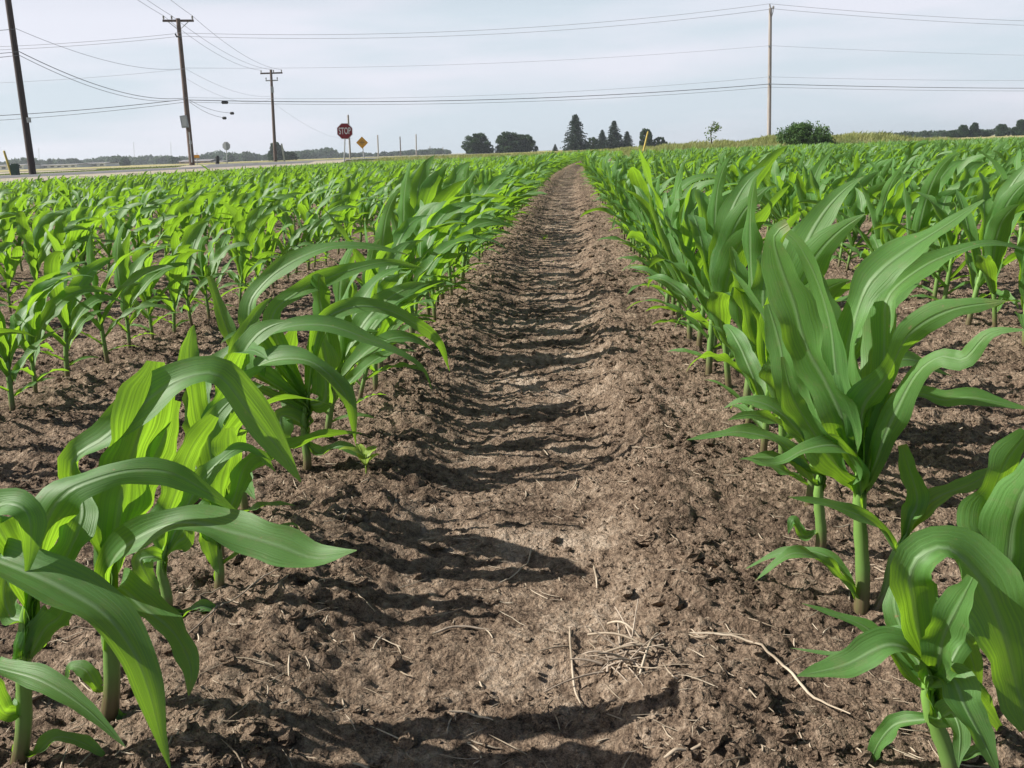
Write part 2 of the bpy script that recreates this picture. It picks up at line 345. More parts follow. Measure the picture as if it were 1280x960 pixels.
def soil(x, y, fine=True):
    x = np.asarray(x, float); y = np.asarray(y, float)
    infield = (x > X_EDGE) & (y < Y_EDGE)
    z = terrain(x, y)
    tw = 0.015 * perlin(y * 0.8, y * 0 + 3.3) + 0.010 * perlin(y * 3, y * 0 + 8)
    x = x - curve(y); tx = x + 0.095 - tw
    track = 1 - sm(np.abs(tx), 0.10, 0.20)
    berm = np.exp(-((tx - 0.225) / 0.055) ** 2) * (0.75 + 0.5 * perlin(x * 9, y * 7)) + 0.65 * np.exp(-((tx + 0.245) / 0.07) ** 2)
    lug = np.sin(2 * np.pi * (y / 0.155 + 1.4 * np.abs(tx) ** 1.3 * 4 + 0.20 * perlin(x * 4, y * 3)))
    lug = np.clip(lug * 1.3, -1, 1)
    rough = 0.0075 * fbm(x * 7, y * 7, 3)
    # the row strips stand a little proud, the gaps between rows lie lower
    gap = np.abs(((x - ROW0) / ROWD + 0.5) % 1.0 - 0.5) * 2
    h = rough * (1 - 0.35 * track) - 0.019 * track + 0.015 * berm + 0.0034 * lug * track * (0.6 + 0.6 * perlin(x * 5 + 9, y * 5)) + 0.008 * (1 - sm(gap, 0.1, 0.5))
    if fine:
        c1 = domes(x, y, 0.055, 0.45); c2 = domes(x + 3.1, y + 1.7, 0.028, 0.6); c3 = domes(x - 1.1, y + 5.7, 0.013, 0.7)
        cl = 1 - 0.75 * track; cb = 0.6 + 0.9 * np.clip(berm, 0, 1)
        patch = np.clip(0.55 + 0.9 * fbm(x * 3.1, y * 3.1, 2), 0.1, 1.3)
        h = h + cl * cb * patch * (c1 * 0.018 + c2 * 0.016) + (1 - 0.4 * track) * c3 * 0.015
        h = h + (0.0072 * fbm(x * 30, y * 30, 3) + 0.0044 * fbm(x * 75, y * 75, 2)) * (1 - 0.45 * track)
    else:
        h = h + 0.008
    fade = np.clip(1.15 - np.hypot(x, y) / 40, 0.25, 1)
    return z + np.where(infield, h * fade, 0.05 * fbm(x * 0.4, y * 0.4, 2))

def axis(start, fine_to, d, growth, end):
    a = [start]; 
    while a[-1] < fine_to: a.append(a[-1] + d)
    s = d
    while a[-1] < end: s *= growth; a.append(a[-1] + s)
    return np.array(a)
xp = axis(0, 1.35, 0.0062, 1.035, 3500); XS = np.concatenate([-xp[:0:-1], xp])
ys = [0.25]
while ys[-1] < 62: ys.append(ys[-1] + 0.0052 * max(1.0, ys[-1] / 0.95))
s = 0.4
while ys[-1] < 6000: s *= 1.12; ys.append(ys[-1] + s)
back = [0.25]; s = 0.02
while back[-1] > -60: s *= 1.25; back.append(back[-1] - s)
YS = np.concatenate([np.array(back[:0:-1]), np.array(ys)])
GX, GY = np.meshgrid(XS, YS)
GZ = soil(GX, GY)
nx, ny = len(XS), len(YS)
i, j = np.meshgrid(np.arange(ny - 1), np.arange(nx - 1), indexing='ij'); a = i * nx + j
GF = np.stack([a, a + 1, a + nx + 1, a + nx], -1).reshape(-1, 4)
gm = quad_mesh('ground', np.stack([GX, GY, GZ], -1).reshape(-1, 3), GF, None, M['soil'], True)
gm.materials.append(M['verge']); gm.materials.append(M['dryfield'])
cx = (XS[:-1] + XS[1:])[None] / 2 + 0 * i; cyy = (YS[:-1] + YS[1:])[:, None] / 2 + 0 * i
mi = np.where((cx > X_EDGE) & (cyy < Y_EDGE), 0, 1)
mi = np.where((cyy > 76) & (cx > -11), 2, mi); mi = np.where((cx < -45) & (cyy > 76), 2, mi)
gm.polygons.foreach_set('material_index', mi.astype(np.int32).ravel())
tag(link('ground', gm), kind='structure')

def sheet(name, x0, x1, y0, y1, off, mat, nxs, nys):
    X, Y = np.meshgrid(np.linspace(x0, x1, nxs), np.linspace(y0, y1, nys)); Z = terrain(X, Y) + off
    i, j = np.meshgrid(np.arange(nys - 1), np.arange(nxs - 1), indexing='ij'); a = i * nxs + j
    me = quad_mesh(name, np.stack([X, Y, Z], -1).reshape(-1, 3), np.stack([a, a + 1, a + nxs + 1, a + nxs], -1).reshape(-1, 4), None, mat)
    return tag(link(name, me), kind='structure')
sheet('gravel_shoulder', -24.2, -13.9, -30, 400, 0.045, M['gravel'], 12, 300)
sheet('road', -22.6, -15.9, -30, 400, 0.052, M['asphalt'], 8, 300)
sheet('cross_road', -500, 70, 63.5, 70.5, 0.060, M['concrete'], 400, 12)
sheet('gravel_lot', -60, -29.5, 30, 60, 0.045, M['gravel'], 30, 30)

# ---------------------------------------------------------------- corn
TW = np.array([0, .08, .2, .4, .6, .78, .9, 1.0]); FW = np.array([.42, .62, .88, 1.0, .9, .62, .32, .02])
def ribbon(mb, P, U, Wd, fold, wave, freq, ph, nu=8, side_curl=0.0):
    k = len(P); T = np.gradient(P, axis=0); T /= np.linalg.norm(T, axis=1)[:, None] + 1e-12
    S = np.cross(T, U); S /= np.linalg.norm(S, axis=1)[:, None] + 1e-12; N = np.cross(S, T)
    L = np.concatenate([[0], np.cumsum(np.linalg.norm(np.diff(P, axis=0), axis=1))]); t = L / max(L[-1], 1e-9)
    c = np.linspace(-1, 1, nu + 1); ac = np.abs(c)
    h = Wd[:, None] / 2
    fa = fold[:, None] * (0.35 + 0.65 * ac[None])
    ruf = 1 + 1.1 * wave * np.where(c[None] < 0, np.sin(2 * np.pi * freq * 1.21 * t[:, None] + ph * 1.7), np.sin(2 * np.pi * freq * 0.93 * t[:, None] + ph * .6 + 1)) + .35 * wave * np.sin(2 * np.pi * freq * 3.1 * t[:, None] + ph + 3 * np.sign(c[None]))
    sx = h * c[None] * np.cos(fa) * ruf; nz_ = h * ac[None] * np.sin(fa)
    wv = np.where(c[None] < 0, np.sin(2 * np.pi * freq * t[:, None] + ph), np.sin(2 * np.pi * freq * 1.13 * t[:, None] + ph + 2.1))
    nz_ = nz_ + wave * Wd[:, None] * ac[None] ** 1.6 * wv * np.sin(np.pi * np.clip(t[:, None] * 1.05, 0, 1)) ** 0.6
    V = P[:, None] + S[:, None] * sx[..., None] + N[:, None] * nz_[..., None]
    UV = np.stack([np.broadcast_to((c + 1) / 2, (k, nu + 1)), np.broadcast_to(t[:, None], (k, nu + 1))], -1).reshape(-1, 2)
    i, j = np.meshgrid(np.arange(k - 1), np.arange(nu), indexing='ij'); a = i * (nu + 1) + j
    mb.add(V.reshape(-1, 3), np.stack([a, a + 1, a + nu + 2, a + nu + 1], -1).reshape(-1, 4), UV)

def march(base, az, el, length, droop, wind, twist, n):
    """midrib of a blade: leaves the stalk at elevation el, bends under its weight and the wind"""
    d = np.array([math.cos(el) * math.cos(az), math.cos(el) * math.sin(az), math.sin(el)])
    u = np.array([-math.sin(el) * math.cos(az), -math.sin(el) * math.sin(az), math.cos(el)])
    P = [np.array(base, float)]; U = [u]; ds = length / n
    for k in range(n):
        t = (k + 0.5) / n
        d = d + (np.array([0, 0, -droop]) * (t ** 0.9) + np.array([wind, wind * 0.1, 0]) * (0.25 + t)) / n * 1.6
        d /= np.linalg.norm(d); P.append(P[-1] + d * ds)
        u = u - d * (u @ d); u /= np.linalg.norm(u)
        s = np.cross(d, u); a = twist / n; u = u * math.cos(a) + s * math.sin(a)
        U.append(u)
    return np.array(P), np.array(U)

LOD = {0: (22, 6, 8, 9), 1: (9, 2, 5, 5), 2: (5, 2, 3, 2)}
def plant_variant(seed, lod, style):
    """stalk and blades of one young corn plant of unit height about 0.42 m; returns [(part name, MB)]"""
    r = random.Random(seed); ns, nu, sides, sn = LOD[lod]
    out = []; lean = (r.uniform(-.02, .03), r.uniform(-.02, .02)); top = r.uniform(.15, .20)
    st = MB(); q = np.linspace(0, 1, sn)
    Ps = np.stack([lean[0] * q ** 1.5, lean[1] * q ** 1.5, -0.015 + (top + .045) * q], -1)
    rad = np.interp(q, [0, .1, .6, 1], [.0085, .0075, .0068, .004]) * r.uniform(.85, 1.15)
    st.tube(Ps, rad, sides, cap=False); out.append(('stalk', st))
    a0 = r.uniform(0, math.pi) if style != 'broad' else r.choice([0, math.pi]) + r.uniform(-.9, .9)
    n = 8 if lod == 0 else (7 if lod == 1 else 6)
    hs = np.linspace(.035, top, n); 
    ln = np.interp(np.arange(n) / (n - 1), [0, .25, .55, .8, 1], [.13, .24, .34, .35, .25]) 
    wd = np.interp(np.arange(n) / (n - 1), [0, .25, .55, .8, 1], [.019, .032, .050, .060, .050])
    for i in range(n):
        f = i / (n - 1); az = a0 + (i % 2) * math.pi + r.uniform(-.45, .45)
        el = R(np.interp(f, [0, .3, .7, 1], [28, 47, 65, 80]) + r.uniform(-7, 7)); L = ln[i] * r.uniform(.82, 1.15)
        droop = np.interp(f, [0, .4, .8, 1], [1.3, 1.7, 1.7, .9]) * r.uniform(.5, 1.4)
        wind = r.uniform(.3, 1.1) * np.interp(f, [0, 1], [.5, 1.0])
        b = np.array([lean[0] * (hs[i] / top) ** 1.5, lean[1] * (hs[i] / top) ** 1.5, hs[i]])
        P, U = march(b + np.array([math.cos(az), math.sin(az), 0]) * .003, az, el, L, droop, wind, r.uniform(-1.0, 1.0), ns)
        t = np.linspace(0, 1, ns + 1); w = wd[i] * r.uniform(.85, 1.2) * np.interp(t, TW, FW)
        fold = np.interp(t, [0, .12, .4, 1], [1.05, .75, .35, .12])
        m = MB(); ribbon(m, P, U, w, fold, r.uniform(.05, .16) if lod < 2 else .06, r.uniform(2.2, 4.5), r.uniform(0, 6), nu)
        out.append(('leaf', m))
    return out

NV = 18
VAR0 = []
for s in range(NV):
    parts = plant_variant(100 + s, 0, 'any')
    VAR0.append([(nm, mb.mesh(nm, M['stalk'] if nm == 'stalk' else M['leaf'])) for nm, mb in parts])
def flat_variant(seed, lod):
    a, b = MB(), MB()
    for nm, mb in plant_variant(seed, lod, 'any'):
        (a if nm == 'stalk' else b).add(*mb.arrays())
    return a.arrays(), b.arrays()
VAR1 = [flat_variant(100 + s, 1) for s in range(NV)]
VAR2 = [flat_variant(300 + s, 2) for s in range(NV)]

ORD = ['zeroth', 'first', 'second', 'third', 'fourth', 'fifth', 'sixth', 'seventh', 'eighth', 'ninth', 'tenth', 'eleventh', 'twelfth', 'thirteenth', 'fourteenth',
       'fifteenth', 'sixteenth', 'seventeenth', 'eighteenth', 'nineteenth']
TENS = {2: 'twent', 3: 'thirt', 4: 'fort', 5: 'fift', 6: 'sixt', 7: 'sevent', 8: 'eight', 9: 'ninet'}
def ordinal(n):
    if n < 20: return ORD[n]
    if n >= 100: return 'hundred-and-' + ordinal(n - 100) if n > 100 else 'hundredth'
    a, b = divmod(n, 10)
    return TENS[a] + ('ieth' if b == 0 else 'y-' + ORD[b])

# ---- the plants close to the camera, blade by blade: (height on stalk, [(u, v) of the midrib], width, depth at tip, options)
def catmull(P, n):
    P = np.asarray(P, float); P = np.vstack([2 * P[0] - P[1], P, 2 * P[-1] - P[-2]])
    seg = np.linalg.norm(np.diff(P[1:-1], axis=0), axis=1); cum = np.concatenate([[0], np.cumsum(seg)]); out = []
    for sdist in np.linspace(0, cum[-1], n):
        k = min(int(np.searchsorted(cum, sdist, side='right')) - 1, len(seg) - 1); t = (sdist - cum[k]) / max(seg[k], 1e-9)
        p0, p1, p2, p3 = P[k], P[k + 1], P[k + 2], P[k + 3]
        out.append(0.5 * (2 * p1 + (p2 - p0) * t + (2 * p0 - 5 * p1 + 4 * p2 - p3) * t * t + (3 * p1 - p0 - 3 * p2 + p3) * t ** 3))
    return np.array(out)
HERO_XY = []
hr_ = random.Random(5)
def hero(label, base, top, leaves, r0=0.0075, XY=None, group='corn plants in the rows'):
    if XY is None:
        g = on_ground(*base); X, Y = g[0], g[1]
    else: X, Y = XY
    z0 = float(soil(X, Y)); org = np.array([X, Y, z0]); HERO_XY.append((X, Y))
    tp = at(top[0], top[1], Y + 0.005) if isinstance(top, tuple) else org + np.array([0.01, 0, top])
    root = thing('corn_plant', label, 'corn plant', tuple(org), group)
    q = np.linspace(-0.08, 1.12, 14); Ps = org + (tp - org) * q[:, None] + np.stack([0.004 * np.sin(q * 5 + Y), 0 * q, 0 * q], -1)
    mb = MB(); mb.tube(Ps, np.interp(q, [-.1, .1, .75, 1.12], [r0 * 1.1, r0, r0 * .85, r0 * .3]) * (1 + .07 * np.sin(q * 31)), 12, False); part('stalk', mb, M['stalk'], root, True)
    for lf in leaves:
        h0, pts, w, dy = lf[:4]; o = lf[4] if len(lf) > 4 else {}
        p0 = org + (tp - org) * h0; m = len(pts)
        hs = max(h0 - .22, 0.0) if o.get('sheath', True) else h0
        P = ([org + (tp - org) * hs] if h0 - hs > .02 else []) + [p0] + [at(u, v, Y + o.get('dy0', 0.0) + dy * (k + 1) / m) for k, (u, v) in enumerate(pts)]
        n = 40; ts0 = np.linalg.norm(P[1] - P[0]) / sum(np.linalg.norm(P[q_ + 1] - P[q_]) for q_ in range(len(P) - 1)) if len(P) > m + 1 else 0.0
        P = catmull(P, n); tt = np.linspace(0, 1, n); t = np.clip((tt - ts0) / (1 - ts0), 0, 1); hug = tt < ts0
        toc = CAM - P; toc /= np.linalg.norm(toc, axis=1)[:, None]
        ua, ub, uc = o.get('U', (0.75, 0.5, 0.0))
        U = toc * ua + np.array([uc, 0, ub]); U *= o.get('face', 1)
        tw = o.get('twist', hr_.uniform(-.35, .35)); T = np.gradient(P, axis=0); T /= np.linalg.norm(T, axis=1)[:, None]
        U = U - T * (U * T).sum(1)[:, None]; U /= np.linalg.norm(U, axis=1)[:, None] + 1e-9
        if tw:
            Sd = np.cross(T, U); a = (tw * (t - .3))[:, None]; U = U * np.cos(a) + Sd * np.sin(a)
        prof = np.interp(t, TW, np.array(o.get('prof', FW)))
        Wd = w / F * (Y * 0.985) * prof
        Wd *= o.get('k', 1.12) * (1 + .05 * np.sin(t * hr_.uniform(14, 22) + hr_.uniform(0, 6)))
        P = P + (np.sin(t * hr_.uniform(8, 13) + hr_.uniform(0, 6)) * np.sin(np.pi * t) * w / F * Y * .05)[:, None] * U
        Wd = np.where(hug, np.minimum(Wd, r0 * 3.4), Wd); fold = np.where(hug, 1.15, np.interp(t, [0, .15, .45, 1], [1.0, .7, o.get('fold', .32), .12]))
        mb = MB(); ribbon(mb, P, U, Wd, fold, o.get('wave', hr_.uniform(.08, .15)) * 1.35, hr_.uniform(2.0, 3.4), hr_.uniform(0, 6), 12)
        part('leaf', mb, M['leaf'], root, True)
    return root
FUN = [.5, .75, .95, 1.0, .95, .8, .6, .35]           # blade that rises out of the whorl and stays broad
hero('corn plant cut by the picture edge, long dark blade arching over a ruffled low one', (20, 962), (42, 735), [
    (.85, [(8, 712), (-10, 700), (25, 712), (75, 732), (130, 765), (165, 812), (186, 862), (201, 920), (213, 962)], 60, -.08, {'U': (.55, .8, .2), 'wave': .06, 'prof': [.45, .7, .95, 1.1, 1.0, .62, .28, .02]}),
    (.45, [(0, 838), (-14, 832), (10, 838), (54, 852), (108, 886), (157, 934)], 34, -.08, {'U': (.5, .8, .1)}),
    (1.0, [(10, 680), (-8, 640), (14, 628), (36, 645), (38, 690), (32, 722)], 46, -.03, {}),
    (.55, [(30, 832), (55, 788), (76, 768), (80, 740)], 42, .0, {'face': -1, 'U': (.8, .15, .55), 'prof': FUN, 'fold': .5, 'k': 1.3}),
    (.12, [(40, 945), (70, 922), (106, 930), (146, 953)], 24, .0, {'wave': .14, 'U': (.5, .8, 0)}),
    (1.0, [(45, 700), (56, 655), (80, 618), (118, 600), (165, 588), (212, 590), (255, 612), (297, 640)], 58, .05, {'face': -1, 'prof': [.6, .95, 1.1, .8, .62, .5, .34, .03], 'fold': .3, 'U': (.7, .5, .25)}),
    (.95, [(75, 712), (96, 665), (104, 640), (100, 612)], 46, .06, {'prof': FUN, 'fold': .5}),
    (.3, [(5, 890), (-15, 860), (-40, 880)], 36, -.03, {}),
    (.8, [(14, 770), (5, 735), (20, 700), (30, 672)], 36, .05, {'prof': FUN}),
], 0.0068)
hero('corn plant with a tall glowing yellow-green whorl and long dark blade bending over', (137, 908), (140, 690), [
    (.85, [(146, 655), (158, 600), (178, 530), (192, 478), (196, 452)], 76, .02, {'face': -1, 'prof': [.35, .55, .85, 1.05, 1.0, .9, .7, .4], 'fold': .3, 'U': (.85, .1, .5), 'twist': .1}),
    (.8, [(152, 660), (180, 600), (205, 545), (218, 500)], 58, .05, {'face': -1, 'U': (.8, .15, .55), 'prof': FUN, 'U': (.8, .15, .55)}),
    (.9, [(88, 590), (135, 543), (190, 496), (232, 473), (272, 470), (306, 508), (348, 560), (376, 602)], 50, .03, {'U': (.6, .7, .2), 'prof': [.35, .5, .65, .85, 1.1, 1.1, .7, .05], 'k': 1.15}),
    (.62, [(133, 738), (143, 702), (174, 673), (228, 652), (293, 664), (347, 680), (394, 697), (446, 688)], 52, -.06, {'U': (.65, .7, .1), 'prof': [.5, .7, .8, .85, 1.05, 1.0, .5, .03]}),
    (.66, [(150, 735), (179, 758), (217, 792), (238, 832), (236, 870)], 46, -.08, {'U': (.6, .6, .3)}),
    (.12, [(122, 862), (108, 838), (90, 833), (82, 850)], 22, .01, {}),
    (.1, [(150, 896), (172, 900), (181, 917)], 12, .0, {}),
], 0.0075)
hero('slim corn plant behind the glowing whorl with a curled collar blade', (207, 778), (206, 690), [
    (.85, [(194, 696), (176, 700), (186, 724), (200, 745)], 26, -.02, {}),
    (.95, [(207, 655), (222, 605), (240, 560), (268, 520)], 40, .04, {'face': -1, 'U': (.8, .15, .55), 'prof': FUN}),
    (.9, [(222, 678), (232, 668), (222, 640), (205, 612)], 34, .05, {'prof': FUN, 'face': -1, 'U': (.8, .15, .55)}),
    (.1, [(225, 770), (250, 758), (285, 768), (301, 765)], 16, .0, {'U': (.4, .8, 0)}),
    (.9, [(230, 640), (262, 590), (300, 560), (340, 575)], 26, .08, {}),
], 0.0062)
hero('slender corn plant with a lit funnel of young blades over a dark thin stalk', (271, 746), (276, 640), [
    (.8, [(277, 612), (284, 575), (286, 535)], 48, .0, {'face': -1, 'U': (.8, .15, .55), 'prof': FUN}),
    (.75, [(292, 625), (305, 585), (325, 570), (345, 590)], 24, .02, {'U': (.6, .5, .3)}),
    (.6, [(262, 672), (256, 660), (266, 700), (274, 718)], 20, -.02, {}),
    (.8, [(268, 590), (262, 540), (290, 500), (330, 480)], 30, .07, {}),
    (.25, [(300, 690), (330, 668), (365, 655), (378, 668)], 12, .03, {'U': (.4, .8, 0)}),
], 0.0058)
hero('bushy corn plant whose blades stream over the wheel track at a yellowing weed', (382, 592), (384, 500), [
    (1.0, [(322, 425), (312, 385), (328, 357), (361, 331), (410, 310), (460, 308), (513, 319)], 26, .1, {'U': (.6, .6, -.1)}),
    (.8, [(290, 475), (262, 462), (312, 430), (357, 410), (410, 408), (462, 425), (507, 444), (530, 462), (540, 488)], 25, .0, {'U': (.6, .6, 0)}),
    (.9, [(340, 478), (318, 462), (345, 450), (385, 452), (416, 473), (438, 508), (445, 556)], 30, -.06, {'U': (.55, .8, .2), 'face': 1}),
    (1.0, [(340, 405), (374, 365), (425, 342), (481, 328), (530, 335)], 24, .15, {}),
    (1.0, [(400, 410), (440, 384), (485, 387), (522, 406), (549, 429), (562, 464)], 22, .12, {}),
    (.9, [(405, 500), (408, 460), (402, 425), (396, 400)], 36, .04, {'face': -1, 'U': (.8, .15, .55), 'prof': FUN}),
    (.75, [(366, 500), (360, 455), (368, 410)], 30, .05, {'face': -1, 'U': (.8, .15, .55), 'prof': FUN}),
    (.35, [(400, 566), (425, 558), (448, 568), (455, 578)], 18, -.02, {'U': (.5, .8, 0)}),
    (.6, [(352, 520), (356, 560), (348, 575)], 26, -.04, {}),
    (.9, [(330, 470), (298, 440), (280, 400), (262, 345)], 20, .1, {'prof': FUN}),
], 0.0072)
hero('tallest corn plant with broad wavy glossy blades beside the wheel track, bush side', (1072, 772), (1082, 560), [
    (.80, [(1056, 530), (1034, 478), (1006, 428), (991, 378), (974, 328), (968, 295), (985, 280)], 45, -.04, {'prof': [.3, .6, .95, 1.1, 1.05, .95, .8, .35], 'U': (.75, .15, -.6), 'wave': .17, 'fold': .22}),
    (.85, [(1058, 510), (1046, 470), (1038, 410), (1022, 352), (1000, 308), (984, 292)], 28, .04, {'prof': FUN, 'U': (.75, .15, -.5), 'wave': .15}),
    (.9, [(1068, 520), (1056, 468), (1064, 412), (1080, 366), (1100, 340), (1136, 312), (1182, 282), (1230, 250)], 46, .03, {'U': (.75, .3, -.55), 'prof': [.5, .85, 1.05, 1.0, .85, .65, .45, .05], 'wave': .17, 'fold': .2}),
    (.95, [(1102, 480), (1106, 412), (1112, 370), (1152, 334), (1195, 314), (1240, 304), (1290, 314)], 32, .1, {'U': (.5, .8, -.1)}),
    (.9, [(1078, 535), (1082, 505), (1108, 470), (1134, 420), (1186, 388), (1257, 376)], 38, -.06, {'face': -1, 'U': (.8, .1, .45), 'prof': [.6, .9, 1.05, .95, .65, .75, .5, .03]}),
    (.72, [(1096, 575), (1112, 530), (1143, 470), (1174, 447), (1205, 449), (1238, 416), (1290, 412)], 30, -.1, {'U': (.6, .6, .1), 'face': -1}),
    (.75, [(1110, 520), (1145, 492), (1180, 500), (1216, 498), (1292, 512)], 32, -.02, {'U': (.55, .8, .1)}),
    (.74, [(1052, 588), (1020, 545), (992, 498), (978, 446)], 33, -.05, {'prof': [.4, .7, 1.0, 1.05, .9, .65, .4, .1], 'U': (.7, .35, -.5), 'wave': .16}),
    (.62, [(1072, 590), (1050, 560), (1008, 562), (972, 578), (935, 572)], 30, -.08, {'U': (.5, .75, -.2)}),
    (.9, [(1090, 500), (1094, 450), (1090, 400), (1098, 350)], 30, .06, {'prof': FUN, 'face': -1}),
    (.06, [(1054, 728), (1024, 702), (988, 692), (944, 726)], 24, -.04, {'U': (.4, .85, 0), 'wave': .1}),
    (.03, [(1052, 712), (1018, 690), (972, 692), (932, 711)], 16, .05, {'U': (.4, .85, 0), 'wave': .1}),
], 0.0080)
hero('short slanting corn sprout beside the foot of the tallest glossy plant', (1094, 772), (1132, 672), [
    (.9, [(1120, 690), (1094, 657), (1048, 634), (985, 621)], 24, -.05, {'U': (.5, .8, 0)}),
    (1.0, [(1138, 650), (1146, 620), (1127, 556)], 26, .0, {'prof': FUN, 'U': (.8, .2, -.2)}),
    (1.0, [(1150, 640), (1172, 622), (1216, 604), (1260, 576)], 28, .02, {'U': (.6, .6, 0)}),
    (.5, [(1128, 712), (1140, 722), (1128, 745)], 16, -.02, {}),
], 0.0052)
hero('corn plant just behind the tallest one, its blades reaching over clods', (1021, 700), (1030, 580), [
    (.75, [(1016, 606), (996, 582), (960, 572), (924, 574)], 22, -.03, {'U': (.5, .8, 0)}),
    (.85, [(1008, 588), (972, 552), (930, 540), (890, 545), (858, 550)], 22, -.02, {'U': (.5, .8, -.1)}),
    (1.0, [(1012, 530), (985, 480), (975, 430), (960, 380)], 34, .03, {'prof': FUN, 'U': (.8, .2, -.3), 'wave': .1}),
    (1.0, [(1035, 520), (1044, 460), (1040, 400), (1020, 340)], 32, .06, {'prof': FUN, 'face': -1}),
    (.9, [(1000, 540), (965, 510), (930, 500), (905, 510)], 26, .02, {'U': (.5, .7, -.2)}),
    (.95, [(1050, 540), (1080, 480), (1130, 450), (1190, 470)], 30, .1, {}),
    (.2, [(1005, 670), (992, 650), (985, 668)], 14, .0, {}),
], 0.0070)
hero('low corn plant in the near corner with one huge blade folded over its top', (1186, 985), (1162, 850), [
    (.95, [(1150, 822), (1112, 805), (1056, 832), (996, 845)], 46, -.03, {'U': (.5, .8, -.1), 'prof': [.5, .6, .95, 1.1, 1.0, .7, .4, .03]}),
    (.85, [(1140, 850), (1106, 806), (1070, 778), (1002, 754)], 20, .03, {'U': (.5, .8, 0)}),
    (.9, [(1166, 838), (1150, 800), (1140, 750), (1137, 722), (1150, 696), (1184, 684), (1222, 716), (1246, 768), (1270, 856), (1286, 910)], 74, -.02, {'U': (.7, .6, .1), 'prof': [.45, .55, .65, .8, 1.05, 1.05, .8, .3], 'twist': 0.0}),
    (1.0, [(1172, 830), (1184, 785), (1216, 722)], 46, -.05, {'prof': FUN, 'U': (.85, .2, 0), 'fold': .55}),
    (.9, [(1190, 850), (1206, 880), (1226, 922), (1250, 970)], 46, -.06, {'U': (.6, .6, .2)}),
    (.85, [(1185, 832), (1205, 800), (1215, 820), (1225, 870)], 36, .05, {'face': -1}),
    (.3, [(1205, 945), (1225, 938), (1250, 952)], 18, .0, {}),
    (.98, [(1150, 830), (1128, 790), (1118, 750), (1130, 715)], 30, .05, {'prof': FUN, 'U': (.75, .15, -.5)}),
    (.9, [(1180, 850), (1200, 850), (1228, 880), (1262, 930)], 34, .06, {}),
    (.8, [(1175, 900), (1190, 890), (1200, 915), (1198, 960)], 30, -.05, {}),
    (.6, [(1150, 900), (1120, 905), (1098, 930), (1085, 960)], 26, .03, {}),
    (.8, [(1140, 800), (1105, 790), (1080, 812), (1050, 818), (988, 810)], 16, .06, {'U': (.4, .85, 0)}),
], 0.0072)
hero('corn plant at the picture edge with broad yellow-green blades lit through', (1262, 905), (1262, 740), [
    (.9, [(1248, 700), (1236, 645), (1252, 586), (1285, 540)], 54, .0, {'face': -1, 'prof': FUN, 'U': (.8, .2, .5)}),
    (.95, [(1262, 690), (1270, 640), (1290, 600), (1330, 560)], 70, -.05, {'face': -1, 'prof': FUN}),
    (1.0, [(1282, 720), (1300, 660), (1340, 640)], 60, .03, {'prof': FUN}),
    (.6, [(1240, 800), (1222, 780), (1212, 830)], 26, .02, {}),
    (.5, [(1290, 830), (1320, 820), (1350, 860)], 40, .0, {}),
], 0.0075)

# ---- every other plant of the field
plants = []                       # x, y, rotation, scale, variant
pr = np.random.default_rng(21)
for k in range(-19, 46):
    x0 = ROW0 + k * ROWD
    y = pr.uniform(0.2, 0.4)
    while y < Y_EDGE - 0.3:
        y += (pr.choice([0.105, 0.12, 0.135, 0.155]) if k in (0, 1) else pr.choice([0.125, 0.14, 0.15, 0.16, 0.19, 0.26], p=[.2, .25, .2, .2, .1, .05])) + pr.normal(0, .008)
        x = x0 + pr.normal(0, .012) + float(curve(y))
        if x > 44 or x < X_EDGE + .3: continue
        if abs(x) > 0.72 * y + 2.4: continue
        if y < 0.75 and (abs(x) < 0.9): continue
        if any(abs(x - a) < .3 and abs(y - b) < .085 for a, b in HERO_XY): continue
        if k in (0, 1) and y < 1.05 : continue
        s = 0.84 + 0.16 * float(perlin(np.array([x * .35 + 5]), np.array([y * .35]))[0]) + pr.normal(0, .075)
        if k == 0: s = (s * 1.0 + .10) * (.84 if y < 2.1 else 1)
        elif k == 1: s = s * 1.0 + (.03 if y < 1.35 else .11)
        elif k > 1: s = s + .06
        else: s += .0 - .12 * min(1, max(0, (-k - 3) / 5))
        if y > 2: s *= 1 - .12 * min(1, (y - 2) / 12)
        if k == 1 and y > 2: s -= .05
        if k in (0, 1): s += .10 * min(1, max(0, (y - 10) / 8))
        plants.append((x, y, pr.uniform(0, 2 * np.pi), max(s, .5), int(pr.integers(NV)), k))
inst, rest = [], []
for p in plants:
    u, v, Z = project((p[0], p[1], 0.12))
    vis = -30 < u < 1310 and v < 980 and Z > 0.3
    (inst if vis else rest).append((p[3] / Z if Z > 0 else 0, p))
inst.sort(key=lambda q: -q[0]); NIND = 300 - len(HERO_XY)
rest = [p for _, p in rest] + [p for _, p in inst[NIND:]]; inst = [p for _, p in inst[:NIND]]
def look(s, v):
    return ['low', 'mid-height', 'tall'][0 if s < .82 else (1 if s < 1.0 else 2)]
rows = {}
for p in inst: rows.setdefault(p[5], []).append(p)
